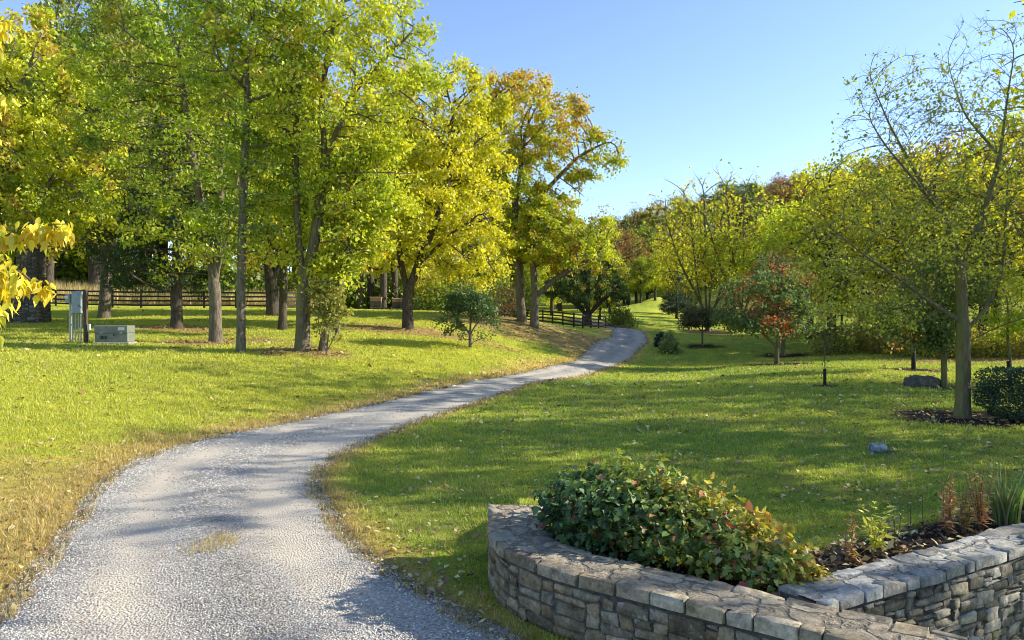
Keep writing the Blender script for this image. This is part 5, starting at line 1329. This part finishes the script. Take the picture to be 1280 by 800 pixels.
def lf(bi, n, lo=.5, sp=.055, drop=.05):
    b_ = np.array(br[bi]); s = np.linspace(0, 1, len(b_)); u_ = r.uniform(lo, 1.0, n)
    p_ = np.stack([np.interp(u_, s, b_[:, k]) for k in range(3)], -1) + r.normal(0, sp, (n, 3)); p_[:, 2] -= np.abs(r.normal(0, drop, n)); PL.append(p_)
lf(1, 230, .5, .026, .03); lf(2, 190, .45, .04, .055); lf(3, 130, .45, .035, .05); lf(4, 70, .3, .022, .035); lf(5, 150, .5, .05, .06); lf(6, 40, .8, .035, .05); lf(7, 55, .8, .04, .06)
for k in (8, 9, 10): lf(k, 160, .3, .2, .1)
lf(0, 160, .6, .3, .1)
P = np.concatenate(PL); n = len(P)
sxp = 640 + F * (P[:, 0] + off[0]) / (P[:, 1] + off[1])
dirv = r.normal(0, .42, (n, 3)); dirv[:, 2] -= 1.0
cy = np.array([(.86,.68,.03),(.80,.70,.05),(.88,.70,.06),(.70,.70,.06),(.80,.56,.04)])[r.integers(0, 5, n)] * r.uniform(.8, 1.15, (n, 1))
V, f, c = outline_leaves(r, P, r.uniform(.05, .088, n), OVATE, dirv, cy, .25, .2)
mesh_np('crown', V, [f], M_LEAF, t, col=c)

# ------------------------------------------------------------------ trees just outside the view, beyond the hedge, that shade the lawn
# (unseen from the camera, positioned for the shadows they cast)
for i, (x, y, s, kd) in enumerate([(20.5, 15.2, .95, 'airy'), (25, 12.2, 1.0, 'airy'), (23.0, 6.3, 1.12, 'airy'), (30, 1.0, 1.15, 'yellowgreen'), (27, 29.0, 1.45, 'thin'), (33, 25.2, 1.45, 'thin')]):
    dup(protos[kd], (x, y, H1(x, y)), i * 2.1 + .4, (s, s, s), ['loose-crowned tree shading the lawn beyond the hedge', 'second loose-crowned tree shading the lawn beyond the hedge', 'loose-crowned tree beyond the retaining wall', 'yellow-green tree past the end of the retaining wall', 'tall thin tree shading the bank beyond the hedge', 'tall thin tree at the wood corner beyond the hedge'][i])
# ------------------------------------------------------------------ light, sky, camera
SUN_AZ = R(83)      # clockwise from +Y
SUN_EL = R(26)
wd = bpy.data.worlds.new('World'); scene.world = wd; wd.use_nodes = True
nt = wd.node_tree; nt.nodes.clear()
sky = nt.nodes.new('ShaderNodeTexSky'); sky.sky_type = 'NISHITA'; sky.sun_disc = False
sky.sun_elevation = SUN_EL; sky.sun_rotation = SUN_AZ; sky.air_density = 1.0; sky.dust_density = .3; sky.ozone_density = 3.0; sky.altitude = 200
bgn = nt.nodes.new('ShaderNodeBackground'); bgn.inputs[1].default_value = .29
ow = nt.nodes.new('ShaderNodeOutputWorld'); nt.links.new(mix(nt, 1.0, sky.outputs[0], (1.0, .955, 1.0), 'MULTIPLY'), bgn.inputs[0]); nt.links.new(bgn.outputs[0], ow.inputs[0])
sl = bpy.data.lights.new('sun', 'SUN'); sl.energy = 9.5; sl.angle = R(.5); sl.color = (1.0, .92, .76)
so = bpy.data.objects.new('sun', sl); COL.objects.link(so)
from mathutils import Vector
dv = Vector((math.sin(SUN_AZ) * math.cos(SUN_EL), math.cos(SUN_AZ) * math.cos(SUN_EL), math.sin(SUN_EL)))
so.rotation_euler = dv.to_track_quat('Z', 'Y').to_euler(); so.location = dv * 60
cd = bpy.data.cameras.new('camera'); cd.sensor_width = 36; cd.lens = F / 1280 * 36; cd.clip_end = 3000
co = bpy.data.objects.new('camera', cd); COL.objects.link(co); co.location = (0, 0, CAMZ); co.rotation_euler = (R(90), 0, 0)
scene.camera = co
scene.render.engine = 'CYCLES'; scene.cycles.max_bounces = 12; scene.cycles.diffuse_bounces = 6; scene.cycles.transmission_bounces = 8; scene.cycles.use_denoising = True; scene.cycles.filter_width = 1.0
scene.view_settings.view_transform = 'Standard'; scene.view_settings.look = 'None'; scene.view_settings.exposure = 0
